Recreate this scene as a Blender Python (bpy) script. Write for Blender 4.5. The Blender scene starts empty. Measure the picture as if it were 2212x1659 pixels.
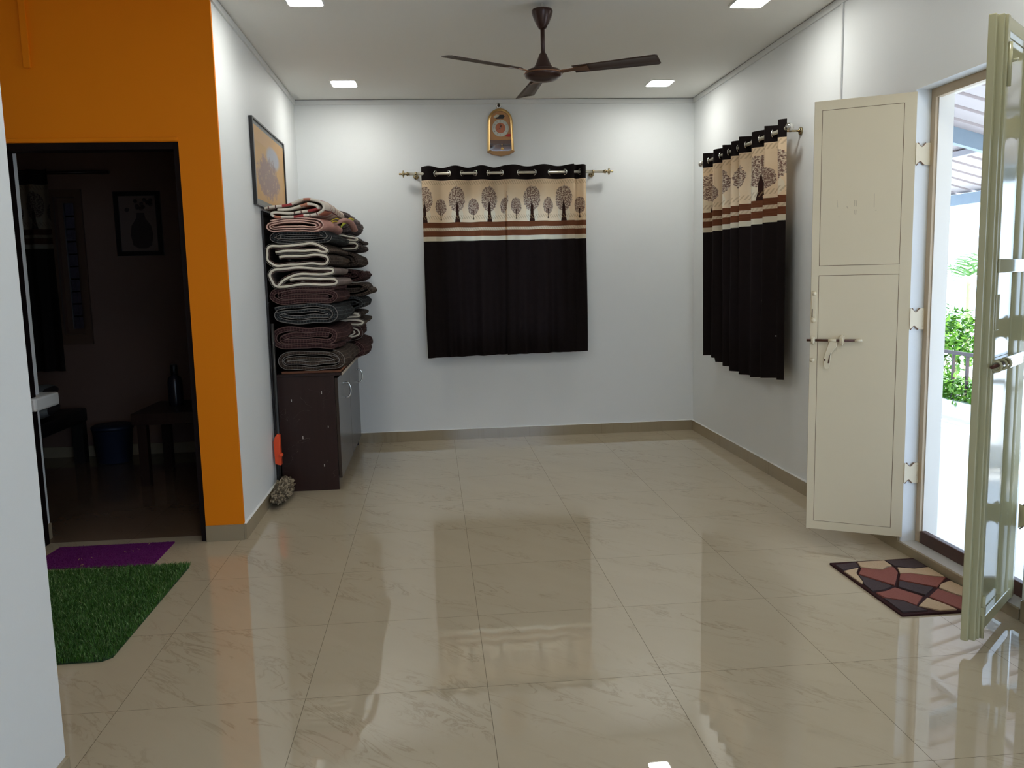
import bpy, bmesh, math, random
import numpy as np
from mathutils import Vector, Matrix, noise

random.seed(7)
np.random.seed(7)
SC = bpy.context.scene
COL = SC.collection
PI = math.pi

# ------------------------------------------------------------------ camera
cam_d = bpy.data.cameras.new('camera')
cam_d.sensor_width = 36.0
cam_d.lens = 1823.46 / 2212 * 36.0
cam_d.clip_start = 0.05
cam_d.clip_end = 200
cam = bpy.data.objects.new('camera', cam_d)
COL.objects.link(cam)
_r = Vector((0.99532949, -0.09355364, -0.02380995))
_d = Vector((-0.03542493, -0.12452654, -0.99158369))
_f = Vector((0.08980129, 0.98779596, -0.12725907))
m = Matrix.Identity(4)
for i in range(3):
    m[i][0] = _r[i]; m[i][1] = -_d[i]; m[i][2] = -_f[i]
m.translation = Vector((0, 0, 1.3636))
cam.matrix_world = m
SC.camera = cam

# ------------------------------------------------------------------ world, sun, exposure
w = bpy.data.worlds.new('sky'); SC.world = w
w.use_nodes = True
bg = w.node_tree.nodes['Background']
bg.inputs[0].default_value = (0.56, 0.745, 1.0, 1)
bg.inputs[1].default_value = 5.6
sun_d = bpy.data.lights.new('sun', 'SUN')
sun_d.energy = 9.0; sun_d.angle = math.radians(1.0); sun_d.color = (1.0, 0.95, 0.86)
sun = bpy.data.objects.new('sun', sun_d); COL.objects.link(sun)
sun.location = (8, 6, 8)
sun.rotation_euler = Vector((-0.45, 0.55, -1.0)).to_track_quat('-Z', 'Y').to_euler()
LAMP = 61.0

vs = SC.view_settings
vs.view_transform = 'Standard'; vs.look = 'None'; vs.gamma = 1.0; vs.use_curve_mapping = False
vs.exposure = 0.0
cy = SC.cycles
cy.use_denoising = True
try: cy.denoiser = 'OPENIMAGEDENOISE'
except Exception: pass
cy.max_bounces = 10; cy.diffuse_bounces = 6; cy.glossy_bounces = 5; cy.transmission_bounces = 6
cy.transparent_max_bounces = 12
cy.caustics_reflective = False; cy.caustics_refractive = False
cy.sample_clamp_indirect = 8.0
cy.use_adaptive_sampling = True; cy.adaptive_threshold = 0.015

# ------------------------------------------------------------------ room numbers
XL, XR, YB, ZC, YO = -1.044, 2.211, 7.058, 2.786, 4.488
TX, TY, TS = -1.0628, 3.8778, 0.6

# ------------------------------------------------------------------ material helpers
class N:
    """tiny expression helper over shader math nodes"""
    def __init__(s, nt): s.nt = nt
    def _in(s, sock, v):
        if isinstance(v, (int, float)): sock.default_value = v
        else: s.nt.links.new(v, sock)
    def m(s, op, a, b=0.0, c=0.0):
        n = s.nt.nodes.new('ShaderNodeMath'); n.operation = op
        s._in(n.inputs[0], a); s._in(n.inputs[1], b)
        if op in ('SMOOTH_MIN', 'MULTIPLY_ADD', 'COMPARE', 'WRAP', 'PINGPONG'): s._in(n.inputs[2], c)
        return n.outputs[0]
    def add(s, a, b): return s.m('ADD', a, b)
    def sub(s, a, b): return s.m('SUBTRACT', a, b)
    def mul(s, a, b): return s.m('MULTIPLY', a, b)
    def div(s, a, b): return s.m('DIVIDE', a, b)
    def lt(s, a, b): return s.m('LESS_THAN', a, b)
    def gt(s, a, b): return s.m('GREATER_THAN', a, b)
    def fr(s, a): return s.m('FRACT', a)
    def ab(s, a): return s.m('ABSOLUTE', a)
    def mx(s, a, b): return s.m('MAXIMUM', a, b)
    def mn(s, a, b): return s.m('MINIMUM', a, b)
    def inr(s, a, lo, hi): return s.mul(s.gt(a, lo), s.lt(a, hi))
    def xyz(s, vec):
        n = s.nt.nodes.new('ShaderNodeSeparateXYZ'); s.nt.links.new(vec, n.inputs[0]); return n.outputs
    def comb(s, x, y, z=0.0):
        n = s.nt.nodes.new('ShaderNodeCombineXYZ')
        for i, v in enumerate((x, y, z)): s._in(n.inputs[i], v)
        return n.outputs[0]
    def tc(s, kind='Object'):
        n = s.nt.nodes.new('ShaderNodeTexCoord'); return n.outputs[kind]
    def noise(s, vec, scale, detail=4, rough=0.5, dist=0.0):
        n = s.nt.nodes.new('ShaderNodeTexNoise'); s.nt.links.new(vec, n.inputs['Vector'])
        n.inputs['Scale'].default_value = scale; n.inputs['Detail'].default_value = detail
        n.inputs['Roughness'].default_value = rough; n.inputs['Distortion'].default_value = dist
        return n.outputs['Fac']
    def mix(s, fac, a, b):
        n = s.nt.nodes.new('ShaderNodeMix'); n.data_type = 'RGBA'
        s._in(n.inputs[0], fac)
        for i, v in ((6, a), (7, b)):
            if isinstance(v, tuple): n.inputs[i].default_value = (*v, 1)
            else: s.nt.links.new(v, n.inputs[i])
        return n.outputs[2]
    def ramp(s, fac, stops):
        n = s.nt.nodes.new('ShaderNodeValToRGB'); s.nt.links.new(fac, n.inputs[0])
        e = n.color_ramp.elements
        while len(e) < len(stops): e.new(0.5)
        for k, (p, c) in enumerate(stops):
            e[k].position = p; e[k].color = (*c, 1)
        return n.outputs[0]
    def bump(s, h, strength=0.2, dist=0.01):
        n = s.nt.nodes.new('ShaderNodeBump'); s.nt.links.new(h, n.inputs['Height'])
        n.inputs['Strength'].default_value = strength; n.inputs['Distance'].default_value = dist
        return n.outputs[0]

def new_mat(name, color=(0.8, 0.8, 0.8), rough=0.5, metal=0.0, spec=0.5, bump=0.0, bscale=40, bdist=0.003):
    mt = bpy.data.materials.new(name); mt.use_nodes = True
    nt = mt.node_tree; p = nt.nodes['Principled BSDF']
    p.inputs['Base Color'].default_value = (*color, 1)
    p.inputs['Roughness'].default_value = rough
    p.inputs['Metallic'].default_value = metal
    p.inputs['Specular IOR Level'].default_value = spec
    e = N(nt); e.p = p; mt['_'] = 0
    if bump:
        h = e.noise(e.tc(), bscale, 5, 0.6)
        nt.links.new(e.bump(h, bump, bdist), p.inputs['Normal'])
    return mt, e

def simple(name, *a, **k): return new_mat(name, *a, **k)[0]

def mottled(name, c1, c2, scale=3.0, rough=0.5, bump=0.0, bscale=60, **k):
    mt, e = new_mat(name, c1, rough, bump=bump, bscale=bscale, **k)
    f = e.noise(e.tc(), scale, 5, 0.6)
    e.nt.links.new(e.mix(f, c1, c2), e.p.inputs['Base Color'])
    return mt

M = {}
M['wall'] = mottled('white_paint', (0.76, 0.78, 0.78), (0.80, 0.815, 0.81), 1.3, 0.55, bump=0.12, bscale=90)
M['ceiling'] = mottled('ceiling_paint', (0.83, 0.83, 0.79), (0.86, 0.85, 0.81), 1.0, 0.7, bump=0.06, bscale=60)
M['cornice'] = simple('cornice_paint', (0.74, 0.75, 0.74), 0.5)
M['orange'] = mottled('orange_paint', (0.82, 0.225, 0.001), (0.86, 0.24, 0.002), 1.2, 0.6, spec=0.2, bump=0.12, bscale=90)
M['dimmed_wall'] = mottled('dimmed_wall_paint', (0.155, 0.088, 0.064), (0.18, 0.103, 0.075), 2.0, 0.6)  # pale wall paint darkened to carry the room's gloom in its colour
M['gap'] = simple('dark_gap', (0.03, 0.028, 0.025), 0.8)

# floor: polished vitrified tile 600 mm with veins
def floor_mat(name, base1, base2, vein, rough=0.04, joints=True, spec=0.5):
    mt, e = new_mat(name, base1, rough, spec=spec)
    v = e.tc(); x, y, z = e.xyz(v)
    ix = e.m('FLOOR', e.div(e.sub(x, TX), TS)); iy = e.m('FLOOR', e.div(e.sub(y, TY), TS))
    # rotate vein direction, shift per tile
    u1 = e.sub(e.mul(x, 0.70), e.mul(y, 0.71)); u2 = e.add(e.mul(y, 0.70), e.mul(x, 0.71))
    off = e.add(e.mul(ix, 3.17), e.mul(iy, 7.31))
    vv = e.comb(e.mul(u1, 1.3), e.mul(u2, 4.6), off)
    n1 = e.noise(vv, 2.2, 8, 0.62, 1.3)
    vein_f = e.m('POWER', e.sub(1.0, e.mn(1.0, e.mul(e.ab(e.sub(n1, 0.5)), 26.0))), 2.0)
    n3 = e.noise(vv, 1.4, 3, 0.5, 0.3)
    vein_f = e.mul(vein_f, e.mn(1.0, e.mx(0.0, e.mul(e.sub(n3, 0.47), 6.0))))
    n2 = e.noise(vv, 1.2, 4, 0.6, 0.5)
    col = e.mix(n2, base1, base2)
    col = e.mix(e.mul(vein_f, 0.40), col, vein)
    if joints:
        fx = e.fr(e.div(e.sub(x, TX), TS)); fy = e.fr(e.div(e.sub(y, TY), TS))
        jx = e.mn(fx, e.sub(1.0, fx)); jy = e.mn(fy, e.sub(1.0, fy))
        j = e.lt(e.mn(jx, jy), 0.0014)
        col = e.mix(e.mul(j, 0.8), col, (0.05, 0.035, 0.02))
        e.nt.links.new(e.add(rough, e.mul(j, 0.5)), e.p.inputs['Roughness'])
        e.nt.links.new(e.mul(e.sub(1.0, j), spec), e.p.inputs['Specular IOR Level'])
    e.nt.links.new(col, e.p.inputs['Base Color'])
    return mt
M['floor'] = floor_mat('polished_tile', (0.45, 0.37, 0.26), (0.50, 0.42, 0.305), (0.17, 0.11, 0.055), 0.010, spec=0.80)
M['dimmed_floor'] = floor_mat('dimmed_room_tile', (0.15, 0.10, 0.068), (0.18, 0.12, 0.082), (0.09, 0.06, 0.04), 0.10, spec=0.35)  # same tile, with the room's dimness put into a darker base colour
M['skirting'] = floor_mat('skirting_tile', (0.31, 0.25, 0.16), (0.35, 0.285, 0.19), (0.22, 0.16, 0.09), 0.12, False)
M['caulk'] = simple('white_caulk', (0.75, 0.75, 0.72), 0.7)

# ------------------------------------------------------------------ mesh helpers
def bm_box(bm, x0, x1, y0, y1, z0, z1, mi=0):
    vs_ = [bm.verts.new(p) for p in ((x0, y0, z0), (x1, y0, z0), (x1, y1, z0), (x0, y1, z0),
                                     (x0, y0, z1), (x1, y0, z1), (x1, y1, z1), (x0, y1, z1))]
    for f in ((0, 3, 2, 1), (4, 5, 6, 7), (0, 1, 5, 4), (1, 2, 6, 5), (2, 3, 7, 6), (3, 0, 4, 7)):
        fc = bm.faces.new([vs_[i] for i in f]); fc.material_index = mi
    return vs_

def frame_axes(d):
    d = Vector(d).normalized()
    a = Vector((0, 0, 1)) if abs(d.z) < 0.9 else Vector((1, 0, 0))
    x = d.cross(a).normalized(); y = d.cross(x).normalized()
    return x, y

def bm_tube(bm, pts, r, seg=10, mi=0, cap=True, closed=False, sq=(1, 1)):
    """tube through points; r float or list"""
    pts = [Vector(p) for p in pts]; n = len(pts)
    rr = r if isinstance(r, (list, tuple)) else [r] * n
    rings = []
    px = None
    for i, p in enumerate(pts):
        if closed: d = pts[(i + 1) % n] - pts[i - 1]
        else: d = pts[min(i + 1, n - 1)] - pts[max(i - 1, 0)]
        if d.length < 1e-9: d = Vector((0, 0, 1))
        d.normalize()
        if px is None: x, y = frame_axes(d)
        else:
            x = px - d * px.dot(d)
            if x.length < 1e-6: x, y = frame_axes(d)
            x.normalize(); y = d.cross(x)
        px = x
        rings.append([bm.verts.new(p + (x * math.cos(2 * PI * k / seg) * sq[0] + y * math.sin(2 * PI * k / seg) * sq[1]) * rr[i]) for k in range(seg)])
    rng = range(n) if closed else range(n - 1)
    for i in rng:
        a, b = rings[i], rings[(i + 1) % n]
        for k in range(seg):
            f = bm.faces.new((a[k], a[(k + 1) % seg], b[(k + 1) % seg], b[k])); f.material_index = mi; f.smooth = True
    if cap and not closed:
        for rg in (rings[0][::-1], rings[-1]):
            f = bm.faces.new(rg); f.material_index = mi
    return rings

def bm_lathe(bm, prof, c=(0, 0, 0), axis='z', seg=24, mi=0, smooth=True):
    """prof: list of (r, h)"""
    c = Vector(c); rings = []
    for r, h in prof:
        ring = []
        for k in range(seg):
            a = 2 * PI * k / seg; u, v = r * math.cos(a), r * math.sin(a)
            p = {'z': (u, v, h), 'x': (h, u, v), 'y': (v, h, u)}[axis]
            ring.append(bm.verts.new(c + Vector(p)))
        rings.append(ring)
    for i in range(len(rings) - 1):
        a, b = rings[i], rings[i + 1]
        for k in range(seg):
            f = bm.faces.new((a[k], a[(k + 1) % seg], b[(k + 1) % seg], b[k])); f.material_index = mi; f.smooth = smooth
    if prof[0][0] > 1e-5: bm.faces.new(rings[0][::-1]).material_index = mi
    if prof[-1][0] > 1e-5: bm.faces.new(rings[-1]).material_index = mi

def bm_prism(bm, pts, t0, t1, plane='xz', mi=0):
    """extrude 2D outline between t0 and t1 on the remaining axis"""
    def P(a, b, t):
        return {'xz': (a, t, b), 'yz': (t, a, b), 'xy': (a, b, t)}[plane]
    A = [bm.verts.new(P(a, b, t0)) for a, b in pts]; B = [bm.verts.new(P(a, b, t1)) for a, b in pts]
    n = len(pts)
    bm.faces.new(A[::-1]).material_index = mi; bm.faces.new(B).material_index = mi
    for i in range(n):
        bm.faces.new((A[i], A[(i + 1) % n], B[(i + 1) % n], B[i])).material_index = mi

def obj(name, bm, mats, parent=None, bevel=0.0, smooth=False, subd=0, recalc=True, loc=None, rotz=0.0):
    if recalc: bmesh.ops.recalc_face_normals(bm, faces=bm.faces)
    me = bpy.data.meshes.new(name); bm.to_mesh(me); bm.free()
    for mt in (mats if isinstance(mats, (list, tuple)) else [mats]): me.materials.append(mt)
    if smooth:
        for p in me.polygons: p.use_smooth = True
    o = bpy.data.objects.new(name, me); COL.objects.link(o)
    if bevel:
        b = o.modifiers.new('bevel', 'BEVEL'); b.width = bevel; b.segments = 2; b.limit_method = 'ANGLE'; b.angle_limit = math.radians(40)
    if subd:
        s = o.modifiers.new('sub', 'SUBSURF'); s.levels = subd; s.render_levels = subd
    if parent is not None:
        o.parent = parent
        if parent.get('_w'):      # mesh is written in world coordinates
            q = parent
            L = Vector((0, 0, 0))
            while q is not None: L += q.location; q = q.parent
            o.matrix_parent_inverse = Matrix.Translation(-L)
    if loc: o.location = loc
    if rotz: o.rotation_euler.z = rotz
    return o

def thing(name, label, cat, loc=(0, 0, 0), rotz=0.0, group=None, world=True):
    o = bpy.data.objects.new(name, None); COL.objects.link(o)
    o.empty_display_size = 0.1
    o.location = loc; o.rotation_euler.z = rotz
    o['label'] = label; o['category'] = cat
    if group: o['group'] = group
    if world: o['_w'] = 1
    return o

def tag(o, label, cat, group=None):
    o['label'] = label; o['category'] = cat
    if group: o['group'] = group
    return o

def struct(name, bm, mats, parent=None, **k):
    o = obj(name, bm, mats, parent, **k)
    o['kind'] = 'structure'
    return o

def B(*boxes):
    bm = bmesh.new()
    for b in boxes: bm_box(bm, *b)
    return bm

def catmull(P, n=8, closed=False):
    P = [Vector(p) for p in P]; out = []
    m_ = len(P)
    for i in range(m_ if closed else m_ - 1):
        if closed: a, b, c, d = P[i - 1], P[i], P[(i + 1) % m_], P[(i + 2) % m_]
        else: a, b, c, d = P[max(i - 1, 0)], P[i], P[i + 1], P[min(i + 2, m_ - 1)]
        for k in range(n):
            t = k / n
            out.append(0.5 * ((2 * b) + (c - a) * t + (2 * a - 5 * b + 4 * c - d) * t * t + (3 * b - a - 3 * c + d) * t ** 3))
    if not closed: out.append(P[-1])
    return out

# ------------------------------------------------------------------ the room shell
FX0, FX1, FY0, FY1 = -4.2, 2.36, -1.7, 7.25
struct('floor', B((FX0, 2.36, FY0 - 0.15, YO + 0.11, -0.08, 0.0), (XL - 0.1, 2.36, YO + 0.11, FY1, -0.08, 0.0)), M['floor'])
struct('floor_inner', B((FX0, XL - 0.1, YO + 0.11, FY1, -0.08, 0.0)), M['dimmed_floor'])
struct('ceiling', B((FX0, 2.36, FY0, FY1, ZC, ZC + 0.12)), M['ceiling'])

# back wall with a window opening behind the curtain
WX0, WX1, WZ0, WZ1 = 0.14, 1.10, 0.86, 2.02
struct('wall_back', B((XL - 0.2, WX0, YB, YB + 0.19, 0, ZC), (WX1, 2.36, YB, YB + 0.19, 0, ZC),
                      (WX0, WX1, YB, YB + 0.19, 0, WZ0), (WX0, WX1, YB, YB + 0.19, WZ1, ZC)), M['wall'])
# left wall of the alcove (white) and its orange return
bm = B((XL - 0.10, XL, YO + 0.02, YB, 0, ZC))
struct('wall_left', bm, M['wall'])
OXW = -1.2431   # right edge of the dark doorway
DOT = 2.07      # top of it
DXL = -2.13     # left edge of it
struct('wall_orange', B((OXW, XL, YO, YO + 0.02, 0, ZC), (OXW, XL - 0.10, YO + 0.02, YO + 0.12, 0, ZC),
                        (DXL, OXW, YO, YO + 0.12, DOT, ZC), (FX0, DXL, YO, YO + 0.12, 0, ZC)), M['orange'])
# thin arris so the corner between white and orange reads as one corner
# right wall: window opening behind the second curtain, doorway
RWY0, RWY1, RWZ0, RWZ1 = 5.30, 6.10, 0.86, 2.02
DY0, DY1, DZ1, DZ0 = 2.916, 3.766, 2.155, 0.045
XO = 2.36
struct('wall_right', B((XR, XO, RWY1, YB, 0, ZC), (XR, XO, DY1, RWY0, 0, ZC), (XR, XO, RWY0, RWY1, 0, RWZ0),
                       (XR, XO, RWY0, RWY1, RWZ1, ZC), (XR, XO, DY0, DY1, DZ1, ZC), (XR, XO, FY0, DY0, 0, ZC)), M['wall'])
# near left wall, back towards the camera
PY = 2.277
struct('wall_near', B((XL - 0.14, XL - 0.004, FY0, PY, 0, ZC)), M['wall'])
struct('wall_behind', B((FX0, 0.3, FY0 - 0.15, FY0, 0, ZC), (2.1, 2.36, FY0 - 0.15, FY0, 0, ZC), (0.3, 2.1, FY0 - 0.15, FY0, 2.35, ZC), (0.3, 2.1, FY0 - 0.15, FY0, 0, 0.15)), M['dimmed_wall'])  # opening added for daylight fill; wall darkened for the clock mirror's reflection
struct('wall_passage', B((-3.0, -2.9, PY - 0.6, YO, 0, ZC), (-2.9, XL - 0.14, PY - 0.7, PY - 0.6, 0, ZC)), M['wall'])
# the dark room beyond
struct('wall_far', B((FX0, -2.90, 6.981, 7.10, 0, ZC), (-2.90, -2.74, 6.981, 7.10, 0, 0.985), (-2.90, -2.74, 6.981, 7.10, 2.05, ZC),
                     (-2.74, XL - 0.2, 6.981, 7.10, 0, ZC)), M['dimmed_wall'])
struct('wall_inner', B((XL - 0.2, XL - 0.102, YO + 0.12, 6.981, 0, ZC)), M['dimmed_wall'])
struct('wall_outer', B((FX0 - 0.1, FX0, FY0 - 0.15, 7.25, 0, ZC)), M['dimmed_wall'])

# skirtings
SK = 0.012; SH = 0.085
struct('baseboard_back', B((XL, XR, YB - SK, YB, 0, SH)), M['skirting'])
struct('baseboard_right', B((XR - SK, XR, DY1 + 0.01, YB - SK, 0, SH)), M['skirting'])
struct('baseboard_near', B((XR - SK, XR, FY0, DY0 - 0.01, 0, SH)), M['skirting'])
struct('baseboard_left', B((XL, XL + SK, YO, YB - SK, 0, SH)), M['skirting'])
struct('baseboard_orange', B((OXW + 0.002, XL, YO - SK, YO, 0, SH)), M['skirting'])
struct('baseboard_side', B((XL - 0.004, XL + 0.006, FY0, PY, 0, SH)), M['skirting'])
struct('baseboard_far', B((FX0, XL - 0.2, 6.97, 6.981, 0, SH)), M['skirting'])
# ragged caulk line over the skirtings
def caulk(name, a, b, nrm):
    bm = bmesh.new(); a = Vector(a); b = Vector(b); L = (b - a).length; n = int(L / 0.02)
    prev = None
    for i in range(n + 1):
        p = a.lerp(b, i / n)
        h = 0.002 + 0.006 * max(0, noise.noise(Vector((p.x * 9, p.y * 9, 3))) + 0.3)
        q = p + Vector(nrm) * 0.0125
        vs_ = [bm.verts.new(p), bm.verts.new(q), bm.verts.new(q + Vector((0, 0, h * 0.3))), bm.verts.new(p + Vector((0, 0, h)))]
        if prev:
            for k in range(4): bm.faces.new((prev[k], prev[(k + 1) % 4], vs_[(k + 1) % 4], vs_[k]))
        prev = vs_
    struct(name, bm, M['caulk'])
caulk('trim_1', (XL, YB, SH), (XR, YB, SH), (0, -1, 0))
caulk('trim_2', (XR, DY1 + 0.01, SH), (XR, YB, SH), (-1, 0, 0))
caulk('trim_3', (XL, YO, SH), (XL, YB, SH), (1, 0, 0))
# cornice strips with a dark joint under the ceiling
CH = 0.040; G = 0.004
struct('trim_4', B((XL, XR, YB - 0.012, YB, ZC - CH, ZC - G)), M['cornice'])
struct('trim_5', B((XL, XL + 0.012, YO, YB - 0.012, ZC - CH, ZC - G)), M['cornice'])
struct('trim_6', B((XR - 0.012, XR, 0.0, YB - 0.012, ZC - CH, ZC - G)), M['cornice'])
struct('trim_7', B((XL + 0.004, XR - 0.004, YB - 0.0085, YB, ZC - G, ZC), (XL, XL + 0.0085, YO, YB, ZC - G, ZC),
                   (XR - 0.0085, XR, 0, YB, ZC - G, ZC)), M['gap'])

# ------------------------------------------------------------------ cable casings
tag(obj('cable_casing', B((XR - 0.011, XR - 0.0005, 4.472, 4.49, SH + 0.006, ZC - CH)), M['cornice'], bevel=0.002),
    'white vertical cable casing on the right wall, running down behind the cream door leaf', 'cable cover')
tag(obj('cable_casing', B((-1.945, -1.912, YO - 0.014, YO - 0.0005, 2.424, ZC)), M['orange'], bevel=0.002),
    'short orange-painted casing on the orange wall, high above the dark doorway', 'cable cover')

# ------------------------------------------------------------------ ceiling lights
em = bpy.data.materials.new('led_diffuser'); em.use_nodes = True
p_ = em.node_tree.nodes['Principled BSDF']
p_.inputs['Base Color'].default_value = (0.9, 0.9, 0.9, 1)
p_.inputs['Emission Color'].default_value = (1.0, 1.0, 0.945, 1)
p_.inputs['Emission Strength'].default_value = LAMP
M['led'] = em
M['plastic_white'] = simple('white_plastic', (0.82, 0.82, 0.80), 0.35)

def rounded_sq(h, r, n=5, hy=None):
    hy = hy or h; out = []
    for cx, cy_, a0 in ((h - r, hy - r, 0), (-h + r, hy - r, 90), (-h + r, -hy + r, 180), (h - r, -hy + r, 270)):
        for k in range(n + 1):
            a = math.radians(a0 + 90 * k / n)
            out.append((cx + r * math.cos(a), cy_ + r * math.sin(a)))
    return out

def make_light(x, y, label):
    t = thing('ceiling_light', label, 'ceiling light', (x, y, ZC), world=False, group='square LED panels in the ceiling')
    bm = bmesh.new()
    o1 = rounded_sq(0.097, 0.03, hy=0.11); o2 = rounded_sq(0.088, 0.026, hy=0.101)
    zs = (0.0, -0.006)
    rings = []
    for pts, z in ((o1, 0.0), (o1, -0.004), (o2, -0.008), (o2, -0.001)):
        rings.append([bm.verts.new((a, b, z)) for a, b in pts])
    n = len(o1)
    for i in range(3):
        for k in range(n): bm.faces.new((rings[i][k], rings[i][(k + 1) % n], rings[i + 1][(k + 1) % n], rings[i + 1][k]))
    obj('frame', bm, M['plastic_white'], t)
    bm = bmesh.new(); bm_prism(bm, rounded_sq(0.087, 0.026, hy=0.100), -0.006, -0.001, 'xy')
    obj('diffuser', bm, M['led'], t)
    return t
light0 = make_light(-0.59, 6.47, 'square LED ceiling light near the back left corner, behind the fan')
def copy_thing(o, loc=None, label=None, rotz=None):
    c = o.copy(); COL.objects.link(c)
    if loc is not None: c.location = loc
    if rotz is not None: c.rotation_euler.z = rotz
    if label: c['label'] = label
    for ch in list(o.children):
        d = ch.copy(); COL.objects.link(d); d.parent = c
        for g in list(ch.children):
            e_ = g.copy(); COL.objects.link(e_); e_.parent = d
    return c
copy_thing(light0, (1.768, 6.49, ZC), 'square LED ceiling light near the back right corner, beyond the fan blade tip')
copy_thing(light0, (-0.60, 4.585, ZC), 'square LED ceiling light cut by the photo\'s top edge, left of the fan')
copy_thing(light0, (1.745, 4.575, ZC), 'square LED ceiling light cut by the photo\'s top edge, right of the fan')
for y in (2.65,):
    for x in (-0.60, 1.76):
        copy_thing(light0, (x, y, ZC), 'square LED ceiling light overhead, %s and nearer than the fan' % ('left' if x < 0 else 'right'))

# ------------------------------------------------------------------ ceiling fan
M['fan_brown'] = simple('fan_brown_enamel', (0.045, 0.020, 0.015), 0.28, 0.3)
M['fan_blade'] = simple('fan_blade_brown', (0.055, 0.030, 0.022), 0.38, 0.2)
M['bronze'] = simple('fan_bronze_trim', (0.22, 0.11, 0.06), 0.3, 0.7)
FXc, FYc = 0.63, 4.645
fan = thing('ceiling_fan', 'dark brown three-blade ceiling fan on a down rod', 'ceiling fan', (FXc, FYc, ZC), world=False)
bm = bmesh.new()
hk = [(0.0, 0, 0.0), (0.0, 0, -0.012), (0.012, 0, -0.022), (0.016, 0, -0.034), (0.006, 0, -0.045), (-0.008, 0, -0.042)]
bm_tube(bm, catmull(hk, 6), 0.005, 8)
obj('hook', bm, simple('hook_metal', (0.6, 0.6, 0.55), 0.4, 0.6), fan)
bm = bmesh.new()
bm_lathe(bm, [(0.001, -0.030), (0.052, -0.030), (0.056, -0.036), (0.056, -0.046), (0.048, -0.072), (0.034, -0.104), (0.022, -0.124), (0.014, -0.130), (0.001, -0.130)], seg=28)
obj('canopy', bm, M['fan_brown'], fan)
bm = bmesh.new(); bm_tube(bm, [(0, 0, -0.12), (0, 0, -0.262)], 0.0115, 14)
obj('down_rod', bm, M['fan_brown'], fan)
bm = bmesh.new()
bm_lathe(bm, [(0.001, -0.248), (0.014, -0.250), (0.022, -0.262), (0.030, -0.285), (0.042, -0.312), (0.054, -0.330), (0.056, -0.338), (0.001, -0.338)], seg=28)
obj('lower_canopy', bm, M['fan_brown'], fan)
bm = bmesh.new()
bm_lathe(bm, [(0.001, -0.330), (0.060, -0.332), (0.088, -0.340), (0.100, -0.352), (0.102, -0.362), (0.094, -0.376), (0.070, -0.388), (0.040, -0.396), (0.001, -0.398)], seg=40)
obj('motor_housing', bm, M['fan_brown'], fan)
bm = bmesh.new()
bm_lathe(bm, [(0.1035, -0.354), (0.1055, -0.358), (0.1035, -0.362)], seg=40)
obj('trim_ring', bm, M['bronze'], fan)
def blade_bm(ang):
    bm = bmesh.new()
    # outline in local (r along blade, s across); slight chamfered tip, pitch
    n = 14; top = []; 
    pitch = math.radians(-11)
    ca, sa = math.cos(ang), math.sin(ang)
    def P(r, s, dz=0.0):
        z = -0.352 + s * math.sin(pitch) + dz + 0.00 * r
        y_ = s * math.cos(pitch)
        return (r * ca - y_ * sa, r * sa + y_ * ca, z)
    outline = []
    for i in range(n + 1):
        t = i / n; r = 0.17 + t * 0.44
        hw = 0.042 + 0.016 * t
        outline.append((r, hw, -hw))
    A = []
    for r, a, b in outline:
        cam_ = 0.006
        A.append([bm.verts.new(P(r, b, 0)), bm.verts.new(P(r, b * 0.5, cam_)), bm.verts.new(P(r, 0, cam_ * 1.2)), bm.verts.new(P(r, a * 0.5, cam_)), bm.verts.new(P(r, a, 0))])
    tip = [bm.verts.new(P(0.622, b_, 0.003)) for b_ in (-0.045, -0.02, 0.005, 0.03, 0.052)]
    A.append(tip)
    for i in range(len(A) - 1):
        for k in range(4):
            f = bm.faces.new((A[i][k], A[i][k + 1], A[i + 1][k + 1], A[i + 1][k])); f.smooth = True
    return bm, P
for k, a in enumerate((93, -27, -147)):
    bm, P = blade_bm(math.radians(a))
    b_ = obj('blade', bm, M['fan_blade'], fan)
    s = b_.modifiers.new('thick', 'SOLIDIFY'); s.thickness = 0.003; s.offset = 0
    bm = bmesh.new()
    # bracket: arm from motor and oval plate
    for r0, r1, w0, w1 in ((0.085, 0.16, 0.017, 0.014), (0.16, 0.25, 0.014, 0.032)):
        vs_ = []
        for r, w_ in ((r0, w0), (r1, w1)):
            for s_ in (-w_, w_):
                for dz in (-0.0065, -0.0025): vs_.append(bm.verts.new(P(r, s_, dz + (0.004 if r > 0.1 else 0))))
        for f in ((0, 1, 3, 2), (4, 6, 7, 5), (0, 2, 6, 4), (1, 5, 7, 3), (0, 4, 5, 1), (2, 3, 7, 6)):
            bm.faces.new([vs_[i] for i in f])
    obj('blade_bracket', bm, M['bronze'], b_)

# ------------------------------------------------------------------ curtains
M['chrome'] = simple('chrome', (0.75, 0.74, 0.70), 0.12, 1.0)
M['brass'] = simple('antique_brass', (0.42, 0.34, 0.20), 0.22, 1.0)
M['rod_cream'] = simple('rod_cream_metal', (0.62, 0.58, 0.48), 0.25, 0.6)

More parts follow.
